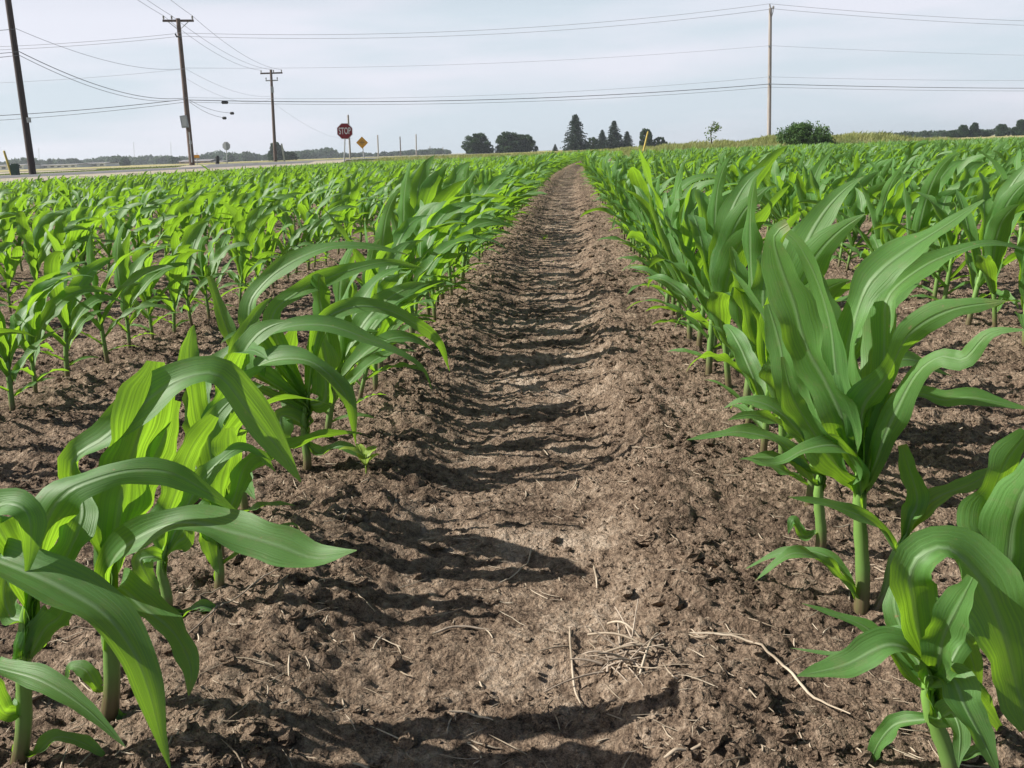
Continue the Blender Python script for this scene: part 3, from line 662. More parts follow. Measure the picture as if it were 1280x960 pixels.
for k, lst in rows.items():
    lst.sort(key=lambda p: p[1])
    if k == 0: rn = 'in the track-edge row, stop-sign side'
    elif k == 1: rn = 'in the track-edge row, bush side'
    elif k < 0: rn = 'in the %s row from the track, stop-sign side' % ordinal(1 - k)
    else: rn = 'in the %s row from the track, bush side' % ordinal(k)
    n0 = {0: len([1 for a, b in HERO_XY if a < 0]), 1: len([1 for a, b in HERO_XY if a > 0])}.get(k, 0)
    for n, (x, y, rot, s, v, _) in enumerate(lst):
        z = float(soil(x, y))
        root = thing('corn_plant', '%s corn plant, %s from the camera %s' % (look(s, v), ordinal(n + 1 + n0), rn), 'corn plant', (x, y, z), 'corn plants in the rows')
        root.scale = (s, s, s)
        # turn the plant, then let the wind side stay towards +x for most of them
        root.rotation_euler = (pr.normal(0, .07), pr.normal(.02, .07) if k != 1 else pr.normal(.04, .05), pr.normal(0, .8))
        for nm, me in VAR0[v]: link(nm, me, root)

def field_mesh(name, pl, variants, label):
    VS, FS, UVS, MI = [], [], [], []; n = 0
    P = np.array(pl); Z = soil(P[:, 0], P[:, 1], False)
    for v in range(NV):
        idx = np.nonzero(P[:, 4].astype(int) == v)[0]
        if not len(idx): continue
        rot = pr.normal(0, .9, len(idx)); c, s_ = np.cos(rot), np.sin(rot); sc = P[idx, 3]
        lx, ly = pr.normal(.03, .07, len(idx)), pr.normal(0, .07, len(idx))
        for mi_, (V, Fq, UV) in enumerate(variants[v]):
            X = (V[None, :, 0] * c[:, None] - V[None, :, 1] * s_[:, None]) * sc[:, None]; Y = (V[None, :, 0] * s_[:, None] + V[None, :, 1] * c[:, None]) * sc[:, None]; Q = V[None, :, 2] * sc[:, None]
            X = X + lx[:, None] * Q; Y = Y + ly[:, None] * Q
            VV = np.stack([X + P[idx, 0][:, None], Y + P[idx, 1][:, None], Q + Z[idx][:, None]], -1).reshape(-1, 3)
            FF = (Fq[None] + (np.arange(len(idx)) * len(V))[:, None, None]).reshape(-1, 4) + n
            VS.append(VV); FS.append(FF); UVS.append(np.tile(UV, (len(idx), 1))); MI.append(np.full(len(FF), mi_)); n += len(VV)
    me = quad_mesh(name, np.concatenate(VS), np.concatenate(FS), np.concatenate(UVS), M['stalk'], True); me.materials.append(M['leaf'])
    me.polygons.foreach_set('material_index', np.concatenate(MI).astype(np.int32))
    return tag(link(name, me), label, 'corn field', kind='stuff')
near = [p for p in rest if p[1] < 22]; farp = [p for p in rest if p[1] >= 22]
VX = [[(a), (b)] for a, b in VAR1]; VY = [[(a), (b)] for a, b in VAR2]
fv = []
# one object for the rest of the field: nearer plants carry more faces
def merge_field():
    a = field_mesh('corn_field', near, VX, None); b = field_mesh('corn_field_far', farp, VY, None)
    ma, mb_ = a.data, b.data
    def get(me):
        V = np.empty(len(me.vertices) * 3, np.float32); me.vertices.foreach_get('co', V)
        L = np.empty(len(me.loops), np.int32); me.loops.foreach_get('vertex_index', L)
        U = np.empty(len(me.loops) * 2, np.float32); me.uv_layers[0].data.foreach_get('uv', U)
        I = np.empty(len(me.polygons), np.int32); me.polygons.foreach_get('material_index', I)
        UVv = np.zeros((len(me.vertices), 2), np.float32); UVv[L] = U.reshape(-1, 2)
        return V.reshape(-1, 3), L.reshape(-1, 4), UVv, I
    A, B = get(ma), get(mb_)
    bpy.data.objects.remove(a); bpy.data.objects.remove(b); bpy.data.meshes.remove(ma); bpy.data.meshes.remove(mb_)
    me = quad_mesh('corn_field', np.concatenate([A[0], B[0]]), np.concatenate([A[1], B[1] + len(A[0])]), np.concatenate([A[2], B[2]]), M['stalk'], True)
    me.materials.append(M['leaf']); me.polygons.foreach_set('material_index', np.concatenate([A[3], B[3]]))
    tag(link('corn_field', me), 'thousands of young corn plants filling the field out to the roads', 'corn field', kind='stuff')
merge_field()

# ---------------------------------------------------------------- soil crumbs and straw
def lump_field():
    r = np.random.default_rng(3); a = np.linspace(0, 2 * np.pi, 7, endpoint=False)
    ring = [(0.60, -0.5), (0.98, -0.1), (0.95, 0.3), (0.62, 0.62), (0.10, 0.75)]
    U0 = np.array([[q * math.cos(t + 0.4 * k), q * math.sin(t + 0.4 * k), h] for k, (q, h) in enumerate(ring) for t in a])
    F0 = np.array([[k * 7 + m, k * 7 + (m + 1) % 7, (k + 1) * 7 + (m + 1) % 7, (k + 1) * 7 + m] for k in range(4) for m in range(7)])
    n = 17000
    y = 0.6 + 9 * r.random(n) ** 2.0; x = (r.random(n) * 2 - 1) * (0.62 * y + .4)
    tx = x + 0.095
    keep = r.random(n) < np.where(np.abs(tx) < .17, .22, np.where(np.abs(tx - .22) < .09, 1.0, .55))
    x, y = x[keep], y[keep]; n = len(x)
    s = 0.0022 + 0.0085 * r.random(n) ** 5
    s *= np.where(np.abs(x + 0.095 - .22) < .09, 1.35, 1.0)
    V = U0[None] * (1 + 0.17 * r.normal(size=(n, len(U0), 1)) + 0.42 * np.sin(r.normal(size=(n, 1, 3)) * 2 * U0[None] + r.uniform(0, 6, (n, 1, 3))).mean(-1, keepdims=True)) * s[:, None, None] * np.stack([r.uniform(.7, 1.3, n), r.uniform(.7, 1.3, n), r.uniform(.6, 1.1, n)], -1)[:, None]
    th = r.random(n) * 6.28; c, q = np.cos(th)[:, None], np.sin(th)[:, None]
    V = np.stack([V[..., 0] * c - V[..., 1] * q + x[:, None], V[..., 0] * q + V[..., 1] * c + y[:, None], V[..., 2] + (soil(x, y) + s * .15)[:, None]], -1)
    me = quad_mesh('soil_clods', V.reshape(-1, 3), (F0[None] + (np.arange(n) * len(U0))[:, None, None]).reshape(-1, 4), None, M['clod'], False)
    tag(link('soil_clods', me), 'loose brown crumbs and clods of soil lying over the bare ground', 'soil crumbs', kind='stuff')
lump_field()

def crumbs():
    r = np.random.default_rng(13); a = np.linspace(0, 2 * np.pi, 5, endpoint=False)
    ring = [(0.75, -0.4), (1.0, 0.15), (0.45, 0.7)]
    U0 = np.array([[q * math.cos(t + 0.5 * k), q * math.sin(t + 0.5 * k), h] for k, (q, h) in enumerate(ring) for t in a] + [[0, 0, .75]])
    F0 = np.array([[k * 5 + m, k * 5 + (m + 1) % 5, (k + 1) * 5 + (m + 1) % 5, (k + 1) * 5 + m] for k in range(2) for m in range(5)] + [[10, 11, 12, 15], [12, 13, 14, 15]])
    n = 80000; y = 0.6 + 3.6 * r.random(n) ** 1.7; x = (r.random(n) * 2 - 1) * (0.6 * y + .35)
    pt = .5 + .9 * fbm(x * 5, y * 5, 2); keep = r.random(n) < np.clip(pt, .1, 1) * np.where(np.abs(x + .095) < .15, .55, 1.0); x, y = x[keep], y[keep]; n = len(x)
    s = (0.0011 + 0.0022 * r.random(n) ** 2.2) * np.clip(y / 1.2, .9, 2)
    V = U0[None] * (1 + .18 * r.normal(size=(n, len(U0), 1))) * s[:, None, None] * np.stack([r.uniform(.7, 1.4, n), r.uniform(.7, 1.4, n), r.uniform(.6, 1.1, n)], -1)[:, None]
    th = r.random(n) * 6.28; c, q = np.cos(th)[:, None], np.sin(th)[:, None]
    V = np.stack([V[..., 0] * c - V[..., 1] * q + x[:, None], V[..., 0] * q + V[..., 1] * c + y[:, None], V[..., 2] + (soil(x, y) + s * .25)[:, None]], -1)
    me = quad_mesh('soil_crumbs', V.reshape(-1, 3), (F0[None] + (np.arange(n) * len(U0))[:, None, None]).reshape(-1, 4), None, M['clod'], False)
    tag(link('soil_crumbs', me), 'fine brown grains of soil lying over the bare ground', 'soil grains', kind='stuff')
crumbs()
def straw_bit(mb, x, y, L, w, az, bend, lift=0.002, n=7, r=random):
    t = np.linspace(-.5, .5, n); a = az + bend * t
    dx = np.cumsum(np.cos(a)) * L / n; dy = np.cumsum(np.sin(a)) * L / n
    X = x + dx - dx.mean(); Y = y + dy - dy.mean(); Z = soil(X, Y); Z = Z * .3 + max(Z.mean(), Z.max() - .006) * .7 + lift + (t + .5) * L * r.uniform(-.02, .12)
    mb.tube(np.stack([X, Y, Z], -1), w * np.interp(t, [-.5, -.3, .4, .5], [.6, 1, .9, .3]), 4, False, r.uniform(.35, 1.0))
def residue():
    r = random.Random(11); mb = MB()
    for _ in range(7500):
        y = 0.62 + 8.0 * r.random() ** 1.9; x = r.uniform(-1, 1) * (0.62 * y + .35)
        if abs(x + .095) < .16 and r.random() < .5: continue
        k = min(2.2, .75 + .2 * y)
        straw_bit(mb, x, y, r.choice([.006, .009, .012, .016, .02, .028, .04, .06]) * k, r.uniform(.0004, .0012) * k, r.uniform(0, 6.28), r.uniform(-.7, .7), .001, 5, r)
    tag(link('straw_litter', mb.mesh('straw_litter', M['straw'])), 'small pale bits of dry straw scattered over the soil', 'straw', kind='stuff')
residue()
def straw_thing(label, pts, w, lift=.004, mat='straw', name='dry_straw'):
    P = np.array([on_ground(*p)[:2] for p in pts]); P = catmull(np.c_[P, np.zeros(len(P))], 26)
    P[:, 2] = soil(P[:, 0], P[:, 1]); z = P[:, 2].copy(); k = np.ones(7) / 7; P[:, 2] = np.maximum(np.convolve(np.pad(z, 3, 'edge'), k, 'valid'), z - .002) + lift
    org = P[13] * [1, 1, 1]
    mb = MB(); mb.tube(P - org, w * np.interp(np.linspace(0, 1, 26), [0, .1, .8, 1], [.6, 1, .9, .4]), 6, True, .7)
    o = link(name, mb.mesh(name, M[mat])); o.location = tuple(org); tag(o, label, 'straw')
straw_thing('long bent pale straw curving across bare soil near the glossy corn plant', [(862, 803), (905, 808), (950, 822), (985, 850), (1010, 880), (1040, 902), (1062, 915)], .0017, .007)
straw_thing('pale split stalk piece lying at the bottom picture edge', [(830, 962), (862, 955), (890, 946)], .0019, .006)
straw_thing('thin upright-looking straw standing beside the stubble clump', [(712, 772), (713, 800), (718, 840), (728, 868)], .0013)
straw_thing('short forked straw in the shaded wheel track', [(664, 672), (656, 690), (640, 705), (620, 716)], .0012)
straw_thing('short grey straw crossing a shadow on the track', [(540, 775), (575, 768), (610, 770)], .0018, mat='straw_grey')
straw_thing('curved dark-tipped straw on a sunlit crumbly patch', [(560, 872), (582, 872), (600, 880), (616, 888)], .0014)
straw_thing('thin straw lying ahead of the low folded corn plant', [(858, 800), (880, 806), (905, 800), (935, 803)], .0010)
straw_thing('short white straw on the soil shoulder above the stubble clump', [(742, 696), (745, 710), (746, 726)], .0014)
straw_thing('straw at the bottom edge below the dark blade tip', [(440, 940), (462, 945), (482, 962)], .0014)
straw_thing('long thin straw lying between slender corn plant and the track', [(232, 812), (268, 788), (310, 752), (352, 728)], .0012, mat='straw_grey')
def stubble():
    c = on_ground(775, 820); z = float(soil(c[0], c[1])); r = random.Random(4)
    root = thing('stubble_clump', 'uprooted clump of grey old corn stubble and roots on the track edge', 'stubble', (c[0], c[1], z))
    for k in range(3):
        mb = MB()
        for _ in range(10):
            a = r.uniform(0, 6.28); L = r.uniform(.025, .07); e = r.uniform(.05, .9)
            p0 = c + [r.uniform(-.02, .02), r.uniform(-.025, .025), 0]; p0[2] = float(soil(p0[0], p0[1])) + .004
            d = np.array([math.cos(a) * math.cos(e), math.sin(a) * math.cos(e), math.sin(e) * .8])
            t = np.linspace(0, 1, 7)[:, None]; P = p0 + d * L * t + np.array([0, 0, -.02]) * t ** 2 * r.uniform(.2, 1)
            mb.tube(P, r.uniform(.0007, .0018) * np.linspace(1, .5, 7), 5, False)
        part('root_tuft', mb, M['straw_grey'], root, True)
    mb = MB()
    for (a, b) in (((735, 800), (815, 822)), ((748, 826), (842, 822)), ((760, 786), (800, 806)), ((800, 850), (822, 800))):
        p0, p1 = on_ground(*a), on_ground(*b); t = np.linspace(0, 1, 8)[:, None]; P = p0 + (p1 - p0) * t; P[:, 2] = z + .012 + .01 * np.sin(t[:, 0] * 3)
        mb.tube(P, .0014, 5, True)
    part('stem_piece', mb, M['straw'], root, True)
stubble()
def weed(label, px, s, n, seed):
    c = on_ground(*px); r = random.Random(seed); z = float(soil(c[0], c[1])); root = thing('weed_seedling', label, 'weed', (c[0], c[1], z))
    o = np.array([c[0], c[1], z]); mb = MB(); t = np.linspace(0, 1, 6)[:, None]
    mb.tube(o + np.array([0.003, 0, s * .8]) * t, .0012, 6, False); part('stem', mb, M['weed'], root, True)
    for k in range(n):
        a = k * 2.4 + r.uniform(-.3, .3)
        P, U = march(o + [0, 0, s * (.3 + .5 * k / n)], a, R(r.uniform(25, 60)), s * r.uniform(.7, 1.1), 1.2, .1, 0, 10)
        m = MB(); tt = np.linspace(0, 1, 11); ribbon(m, P, U, s * .42 * np.sin(np.pi * (tt * .9 + .05)) ** .8, np.full(11, .25), .05, 2, 0, 4); part('leaf', m, M['weed'], root, True)
weed('small yellowing weed seedling on the soil below the streaming corn blades', (458, 602), .045, 5, 2)
weed('tiny green seedling sprouting alone in the middle of the wheel track', (680, 300), .05, 5, 8)

# ---------------------------------------------------------------- utility poles, boxes, signs
def tube_pts(p, q, n=2): t = np.linspace(0, 1, n)[:, None]; return np.asarray(p) + (np.asarray(q) - np.asarray(p)) * t
def utility_pole(label, base, top, Y, r0, r1, mat, group='wooden utility poles'):
    b, t = at(*base, Y), at(*top, Y); g = float(terrain(b[0], Y)); d = (t - b) / np.linalg.norm(t - b)
    b0 = b - d * max(0, (b[2] - g + .3) / d[2])
    root = thing('utility_pole', label, 'utility pole', tuple(b0), group)
    mb = MB(); mb.tube(tube_pts(b0, t, 9), np.linspace(r0, r1, 9), 12, True); part('shaft', mb, M[mat], root, True)
    return root, b0, t, d
def crossarm(root, c, L, d, az, mat='pole_brown', th=.10, ins=(-.46, -.2, .46), tilt=0.0, brace=True, b_at=None):
    ax = np.array([math.cos(az), math.sin(az), tilt]); ax /= np.linalg.norm(ax); up = d - ax * (d @ ax); up /= np.linalg.norm(up); n = np.cross(ax, up)
    mb = MB(); mb.box(c - n * .16, (L, th * 1.1, th * 1.25), np.stack([ax, n, up], 1)); arm = part('crossarm', mb, M[mat], root)
    pts = []
    for f in ins:
        p = c - n * .16 + ax * L * f + up * .06; m = MB(); m.tube(np.array([p, p + up * .06, p + up * .08, p + up * .16, p + up * .18, p + up * .26]), [.03, .03, .07, .05, .075, .04], 8); part('insulator', m, M['insulator'], arm, True); pts.append(p + up * .26)
    if brace:
        for sgn in (-1, 1):
            m = MB(); m.tube(tube_pts(c - n * .17 + ax * L * .36 * sgn, c - n * .14 - d * L * .34 * .9), .025, 6); part('brace', m, M['galv'], root)
    return pts

# near pole, cut off by the top of the picture
Y1 = 39.0
r1, b1, t1, d1 = utility_pole('dark creosoted utility pole at the roadside, its top out of frame', (41, 218), (-17, -190), Y1, .14, .10, 'pole_dark')
a1 = crossarm(r1, t1 - d1 * .4, 2.4, d1, 0.25)
m = MB(); m.box(at(36, 150, Y1 - .2), (.12, .12, .2)); part('pole_band', m, M['galv'], r1)
# pole at the crossing with the box
Y2 = 65.0
r2, b2, t2, d2 = utility_pole('utility pole with crossarm, braces and grey box at the road crossing', (240, 205), (222.5, 23), Y2, .19, .13, 'pole_brown')
a2 = crossarm(r2, at(222.5, 25.5, Y2), 1.95, d2, 0.30, 'pole_brown', .11)
m = MB(); m.box(at(230.5, 152, Y2 - .28), (.40, .3, .78), np.array(Matrix.Rotation(R(-5), 3, 'Y'))); bx = part('equipment_box', m, M['box_grey'], r2)
m = MB(); m.box(at(230.5, 152, Y2 - .44), (.30, .02, .62)); part('box_door', m, M['galv'], bx)
m = MB(); m.tube(np.array([at(226, 46, Y2 - .2), at(221, 46, Y2 - .5), at(219, 42, Y2 - .6)]), .05, 6); part('bracket_arm', m, M['black'], r2, True)
m = MB(); m.box(at(238, 178, Y2 - .2), (.14, .06, .22)); part('tag_plate', m, M['galv'], r2)
m = MB(); m.tube(tube_pts(at(236.5, 165, Y2 - .22), at(240, 203, Y2 - .2), 3), .035, 6); part('conduit', m, M['galv'], r2, True)
# further pole
Y3 = 104.0
r3, b3, t3, d3 = utility_pole('slimmer utility pole with two crossarms in front of a dark tree', (344.5, 203), (338.6, 87), Y3, .19, .13, 'pole_brown')
a3 = crossarm(r3, at(338.9, 91.3, Y3), 2.3, d3, 0.12, 'pole_brown', .12, ins=(-.46, .1, .46), brace=False)
a3b = crossarm(r3, at(339.4, 100.5, Y3), 1.3, d3, 0.1, 'galv', .09, ins=(-.45, .45), brace=False)
m = MB(); m.box(at(340.3, 112, Y3 - .25), (.26, .22, .6)); part('equipment_box', m, M['box_grey'], r3)
# pale pole behind the field
Y4 = 72.0
r4, b4, t4, d4 = utility_pole('pale weathered utility pole standing by the round bush', (961.2, 176), (963, 10), Y4, .15, .11, 'pole_grey')
pp = at(966.5, 11, Y4); m = MB(); m.tube(np.array([at(962.8, 27, Y4), at(966.2, 15, Y4), pp]), .03, 6); br = part('bracket_arm', m, M['galv'], r4, True)
m = MB(); m.tube(np.array([pp, pp + [0, 0, .1], pp + [0, 0, .2]]), [.05, .09, .05], 8); part('insulator', m, M['insulator'], br, True)
m = MB(); m.tube(np.array([t4, t4 + [-.03, 0, .12], t4 + [-.06, 0, .28]]), [.03, .06, .03], 8); part('insulator', m, M['insulator'], r4, True)
for v in (58, 96, 105):
    m = MB(); m.box(at(962, v, Y4 - .14), (.16, .08, .12)); part('clamp', m, M['galv'], r4)

def wire(label, p, q, sag, r=.011, mat='wire'):
    p, q = np.asarray(p, float), np.asarray(q, float); t = np.linspace(0, 1, 40)[:, None]; P = p + (q - p) * t; P[:, 2] -= sag * 4 * (t * (1 - t))[:, 0]
    org = P[0].copy(); mb = MB(); mb.tube(P - org, r, 5, False); o = link('overhead_wire', mb.mesh('overhead_wire', M[mat])); o.location = tuple(org)
    tag(o, label, 'wire', 'overhead power and telephone wires'); return P
wl = 'wire_light'
wire('topmost wire from the crossing pole bracket to the pale pole top', at(219, 41, Y2 - .5), t4 + [-.06, 0, .28], .78, .012, wl)
wire('second wire from the crossing pole bracket, to the pale pole bracket', at(219, 45, Y2 - .5), pp, .80, .012, wl)
wire('thin single wire midway up between crossing pole and pale pole', at(231.5, 85, Y2 - .15), at(962.2, 57, Y4 - .15), .45, .008, wl)
wire('thin upper cable of the low bundle between crossing pole and pale pole', at(235, 122, Y2 - .16), at(961.8, 96, Y4 - .17), .55, .009, wl)
wire('thick black cable low between the crossing pole and the pale pole', at(235, 125, Y2 - .18), at(961.8, 105, Y4 - .18), .52, .022)
wire('lowest cable under the thick black one, reaching the pale pole', at(235, 127.5, Y2 - .18), at(961.8, 109, Y4 - .18), .55, .011)
Y5 = 90.0
wire('topmost wire running from the pale pole out past the bush', t4 + [-.06, 0, .28], at(1560, 27, Y5), .55, .012, wl)
wire('second wire running from the pale pole bracket past the bush', pp, at(1560, 32, Y5), .55, .012, wl)
wire('thin wire halfway up leaving the pale pole past the bush', at(962.2, 57, Y4 - .15), at(1560, 70, Y5), .3, .008, wl)
wire('thin upper cable of the low bundle past the pale pole', at(961.8, 96, Y4 - .17), at(1560, 95, Y5), .3, .008, wl)
wire('thick black low cable past the pale pole above the bush', at(961.8, 105, Y4 - .18), at(1560, 107, Y5), .25, .020)
wire('lowest cable past the pale pole above the bush', at(961.8, 109, Y4 - .18), at(1560, 110, Y5), .25, .010)
for nm, k, q in (('outer', 0, a2[0]), ('middle', 1, a2[1]), ('inner', 2, a2[2])):
    wire('%s crossarm wire between the dark roadside pole and crossing pole' % nm, a1[k], q, .45, .012)
wire('single wire high on the dark pole, descending to the crossing pole', at(20.5, 36, Y1 - .15), at(231.5, 85.5, Y2 - .15), .55, .009)
wire('upper black cable descending from the dark pole to the crossing pole', at(24, 64.5, Y1 - .17), at(234, 122, Y2 - .17), .65, .016)
wire('lower black cable descending from the dark pole to the crossing pole', at(24, 69, Y1 - .17), at(234, 123.5, Y2 - .17), .72, .012)
for nm, v0, v1 in (('single high', 36, 26), ('upper black', 64.5, 56), ('lower black', 69, 66)):
    wire('%s cable leaving the dark pole towards the picture edge' % nm, at(21 if v0 < 50 else 24, v0, Y1 - .17), at(-300, v1, 30), .25, .011)
for nm, k in (('outer', 0), ('middle', 1), ('inner', 2)):
    wire('%s crossarm wire between the crossing pole and slimmer pole' % nm, a2[k], a3[k], .7, .012)
wire('thin wire below the crossarms from crossing pole to slimmer pole', at(232, 86, Y2 - .15), at(340.5, 120, Y3 - .15), .6, .009, wl)
wire('thin sagging wire from crossing pole to the slimmer pole box', at(232.5, 98, Y2 - .15), at(341, 122.5, Y3 - .2), .9, .008, wl)
for nm, v0, v1, rr in (('topmost', 42, 62, .012), ('second', 46, 66, .012), ('thin middle', 86, 108, .008), ('thick low', 124, 152, .02), ('lowest', 127.5, 160, .014)):
    wire('%s wire from the crossing pole out behind the dark pole' % nm, at(219 if v0 < 50 else 232, v0, Y2 - .4), at(-220, v1 - 2, 60), .35, rr, wl if v0 < 100 else 'wire')
wire('short loose cable drooping from the crossing pole with black plug', at(236.5, 125, Y2 - .2), at(289, 141, Y2 + 7), .2, .013)
wire('lower loose cable drooping from the crossing pole with black plug', at(236.5, 127, Y2 - .2), at(280, 147, Y2 + 5), .2, .013)
wire('faint service wire from slimmer pole down toward the stop sign', at(341, 128, Y3 - .2), at(440, 173, 190), 1.2, .009, wl)
for lab, u, v, Y, w in (('black splice case clipped on the low cable by the crossing pole', 281, 128, Y2 + .2, .36), ('black plug at the end of the short loose cable', 290, 141.5, Y2 + 7, .22), ('black plug at the end of the lower loose cable', 280.5, 147.5, Y2 + 5, .22)):
    c = at(u, v, Y); mb = MB(); mb.tube(np.array([[-w / 2 - .05, 0, 0], [-w / 2, 0, 0], [w / 2, 0, -.01], [w / 2 + .05, 0, -.01]]), [.03, .10, .10, .03], 8)
    o = link('splice_case', mb.mesh('splice_case', M['black'])); o.location = tuple(c); tag(o, lab, 'cable joint')

def post_thing(name, label, cat, base, top, Y, r, mat, n=8, taper=.9):
    b, t = at(*base, Y), at(*top, Y); g = float(terrain(b[0], Y)); d = (t - b) / np.linalg.norm(t - b); b = b - d * max(0, (b[2] - g + .15) / d[2])
    mb = MB(); mb.tube(tube_pts(b, t, 5) - b, np.linspace(r, r * taper, 5), n, True)
    mb.tube(np.array([t, t + d * r * .6]) - b, [r * .9, r * .3], n, True)
    o = link(name, mb.mesh(name, M[mat])); o.location = tuple(b); return tag(o, label, cat)
def poly_plate(mb, pts, th):
    """convex outline in the x-z plane as a thin plate"""
    pts = np.array(pts); n = len(pts); c = pts.mean(0)
    for k in range(n):
        a, b = pts[k], pts[(k + 1) % n]; m_ = (a + b) / 2
        f = [(c[0], -th / 2, c[1]), (a[0], -th / 2, a[1]), (m_[0], -th / 2, m_[1]), (b[0], -th / 2, b[1])]
        g = [(x, th / 2, z) for x, _, z in f]; mb.add(f + g, [(0, 1, 2, 3), (7, 6, 5, 4), (1, 5, 6, 2), (2, 6, 7, 3)])
def sign_root(name, label, base, ctr, Y, rp=.035, pmat='galv'):
    b, c = at(*base, Y), at(*ctr, Y); g = float(terrain(b[0], Y)); b[2] = g - .1
    root = thing(name, label, 'road sign', tuple(b))
    mb = MB(); mb.tube(tube_pts(b, c + (c - b) / np.linalg.norm(c - b) * .3, 4) + np.array([0, .05, 0]), rp, 6); part('post', mb, M[pmat], root)
    return root, c
def text_mesh(txt, size, mat):
    cu = bpy.data.curves.new('lettering', 'FONT'); cu.body = txt; cu.size = size; cu.align_x = 'CENTER'; cu.align_y = 'CENTER'; cu.extrude = .004; cu.offset = size * .018
    o = bpy.data.objects.new('lettering', cu); COL.objects.link(o); bpy.context.view_layer.update()
    dg = bpy.context.evaluated_depsgraph_get(); me = bpy.data.meshes.new_from_object(o.evaluated_get(dg)); bpy.data.objects.remove(o); bpy.data.curves.remove(cu)
    me.materials.clear(); me.materials.append(mat); me.name = 'lettering'; return me
YS_ = 51.0; D = YS_ / F
root, c = sign_root('stop_sign', 'red octagonal stop sign with white lettering facing the field', (429, 201), (431, 164), YS_)
root_loc = np.array(root.location); az = R(8)
def oct_(r): return [(r * math.cos(R(22.5 + 45 * k)), r * math.sin(R(22.5 + 45 * k))) for k in range(8)]
sr = 10.2 * D
def placed(mb_or_me, name, mat, parent, loc, yaw, smooth=False):
    me = mb_or_me.mesh(name, mat, smooth) if isinstance(mb_or_me, MB) else mb_or_me
    o = link(name, me, parent); o.location = tuple(np.asarray(loc) - np.array(root_loc)); o.rotation_euler = (0, R(2), yaw); return o
mb = MB(); poly_plate(mb, oct_(sr), .006); placed(mb, 'border', M['sign_white'], root, c, az)
mb = MB(); poly_plate(mb, oct_(sr * .93), .006); placed(mb, 'panel', M['sign_red'], root, c + [0, -.008, 0], az)
me = text_mesh('STOP', sr * .93, M['sign_white']); o = placed(me, 'lettering', None, root, c + [0, -.018, 0], az); o.rotation_euler = (R(90), 0, az); o.scale = (.64, 1.15, 1)
YW = 66.0; root, c = sign_root('warning_sign', 'amber diamond warning sign on a thin post', (455, 200), (452.6, 178.3), YW)
root_loc = np.array(root.location); wr = 7.3 * YW / F
mb = MB(); poly_plate(mb, [(wr, 0), (0, wr), (-wr, 0), (0, -wr)], .006); placed(mb, 'panel', M['sign_yellow'], root, c, az)
mb = MB()
rr_ = random.Random(3)
for k, (zz, hw) in enumerate(((.26, .22), (.02, .42), (-.22, .26))):
    x = -hw
    while x < hw - .05:
        w_ = rr_.uniform(.05, .09); mb.box((wr * (x + w_ / 2), 0, wr * zz), (wr * w_ * .8, .004, wr * .13)); x += w_ + .025
placed(mb, 'lettering', M['black'], root, c + [0, -.006, 0], az)
YB = 74.0; root, c = sign_root('stop_sign_back', 'bare grey back of an octagonal sign across the crossing', (283.5, 205), (282.6, 182.5), YB)
root.name = 'stop_sign'; root_loc = np.array(root.location); mb = MB(); poly_plate(mb, oct_(5.4 * YB / F), .006); placed(mb, 'panel', M['galv'], root, c + [0, .06, 0], R(-6))
mb = MB(); mb.box((0, 0, 0), (.06, .03, .55)); placed(mb, 'mounting_bar', M['box_grey'], root, c + [0, .03, 0], R(-6))
post_thing('marker_post', 'short black bollard-like post beside the grey sign back', 'post', (271.8, 205), (271.8, 196), 74, .16, 'black')
YO = 78.0; root, c = sign_root('roadside_board', 'small orange board low beside the crossing pole', (246, 206), (246, 195.5), YO, .03)
root_loc = np.array(root.location); mb = MB(); mb.box((0, 0, 0), (.42, .02, .24)); placed(mb, 'panel', M['orange'], root, c, 0)
post_thing('marker_post', 'leaning yellow marker post beside the green pedestal box', 'marker post', (14, 217), (5, 189), 38, .05, 'yellow')
post_thing('marker_post', 'pale guard post leaning beside the slimmer utility pole', 'marker post', (356, 203), (352, 180), 104, .10, 'pale_post')
post_thing('marker_post', 'leaning yellow marker post in front of a dark bush', 'marker post', (805, 186), (810, 165), 58.5, .055, 'yellow')
def pedestal():
    b = at(18.7, 218, 38); b[2] = float(terrain(b[0], 38)) - .05; c = at(18.7, 208, 38); root = thing('pedestal_box', 'squat dark green cable pedestal at the foot of the dark pole', 'utility box', tuple(b))
    mb = MB(); mb.box((b + c) / 2, (.24, .24, c[2] - b[2])); part('body', mb, M['green_box'], root)
    mb = MB(); mb.box(c + [0, 0, .03], (.28, .28, .07)); mb.box(c + [0, 0, .085], (.2, .2, .04)); part('cap', mb, M['green_box'], root)
pedestal()
for lab, base, top, Y, r, mat in (
        ('tall pale utility pole rising behind the stop sign', (438, 199), (435, 144), 190, .20, 'pole_grey'),
        ('bare distant pole between the amber sign and the grain field', (473, 196), (472, 169), 330, .25, 'pole_grey'),
        ('short distant pole, first of the pair past the amber sign', (501, 195), (500, 171), 380, .24, 'pole_brown'),
        ('distant taller pole, second of the pair past the amber sign', (520.5, 194), (520, 168), 350, .24, 'pole_grey'),
        ('small far pole standing before the grain field', (538, 193), (537.5, 183), 600, .28, 'pole_grey'),
        ('smallest far pole by the edge of the grain field', (554, 192), (553.5, 184), 600, .26, 'pole_grey')):
    post_thing('utility_pole', lab, 'utility pole', base, top, Y, r, mat)
for lab, base, top in (('faint thin mast above the low white sheds', (168, 197), (167, 178)), ('faint thin mast above the treetops by the crossing pole', (214, 197), (213.5, 178)), ('short faint mast near the dark roadside pole', (49, 204), (48.5, 185))):
    post_thing('radio_mast', lab, 'mast', base, top, 700, .17, 'galv')

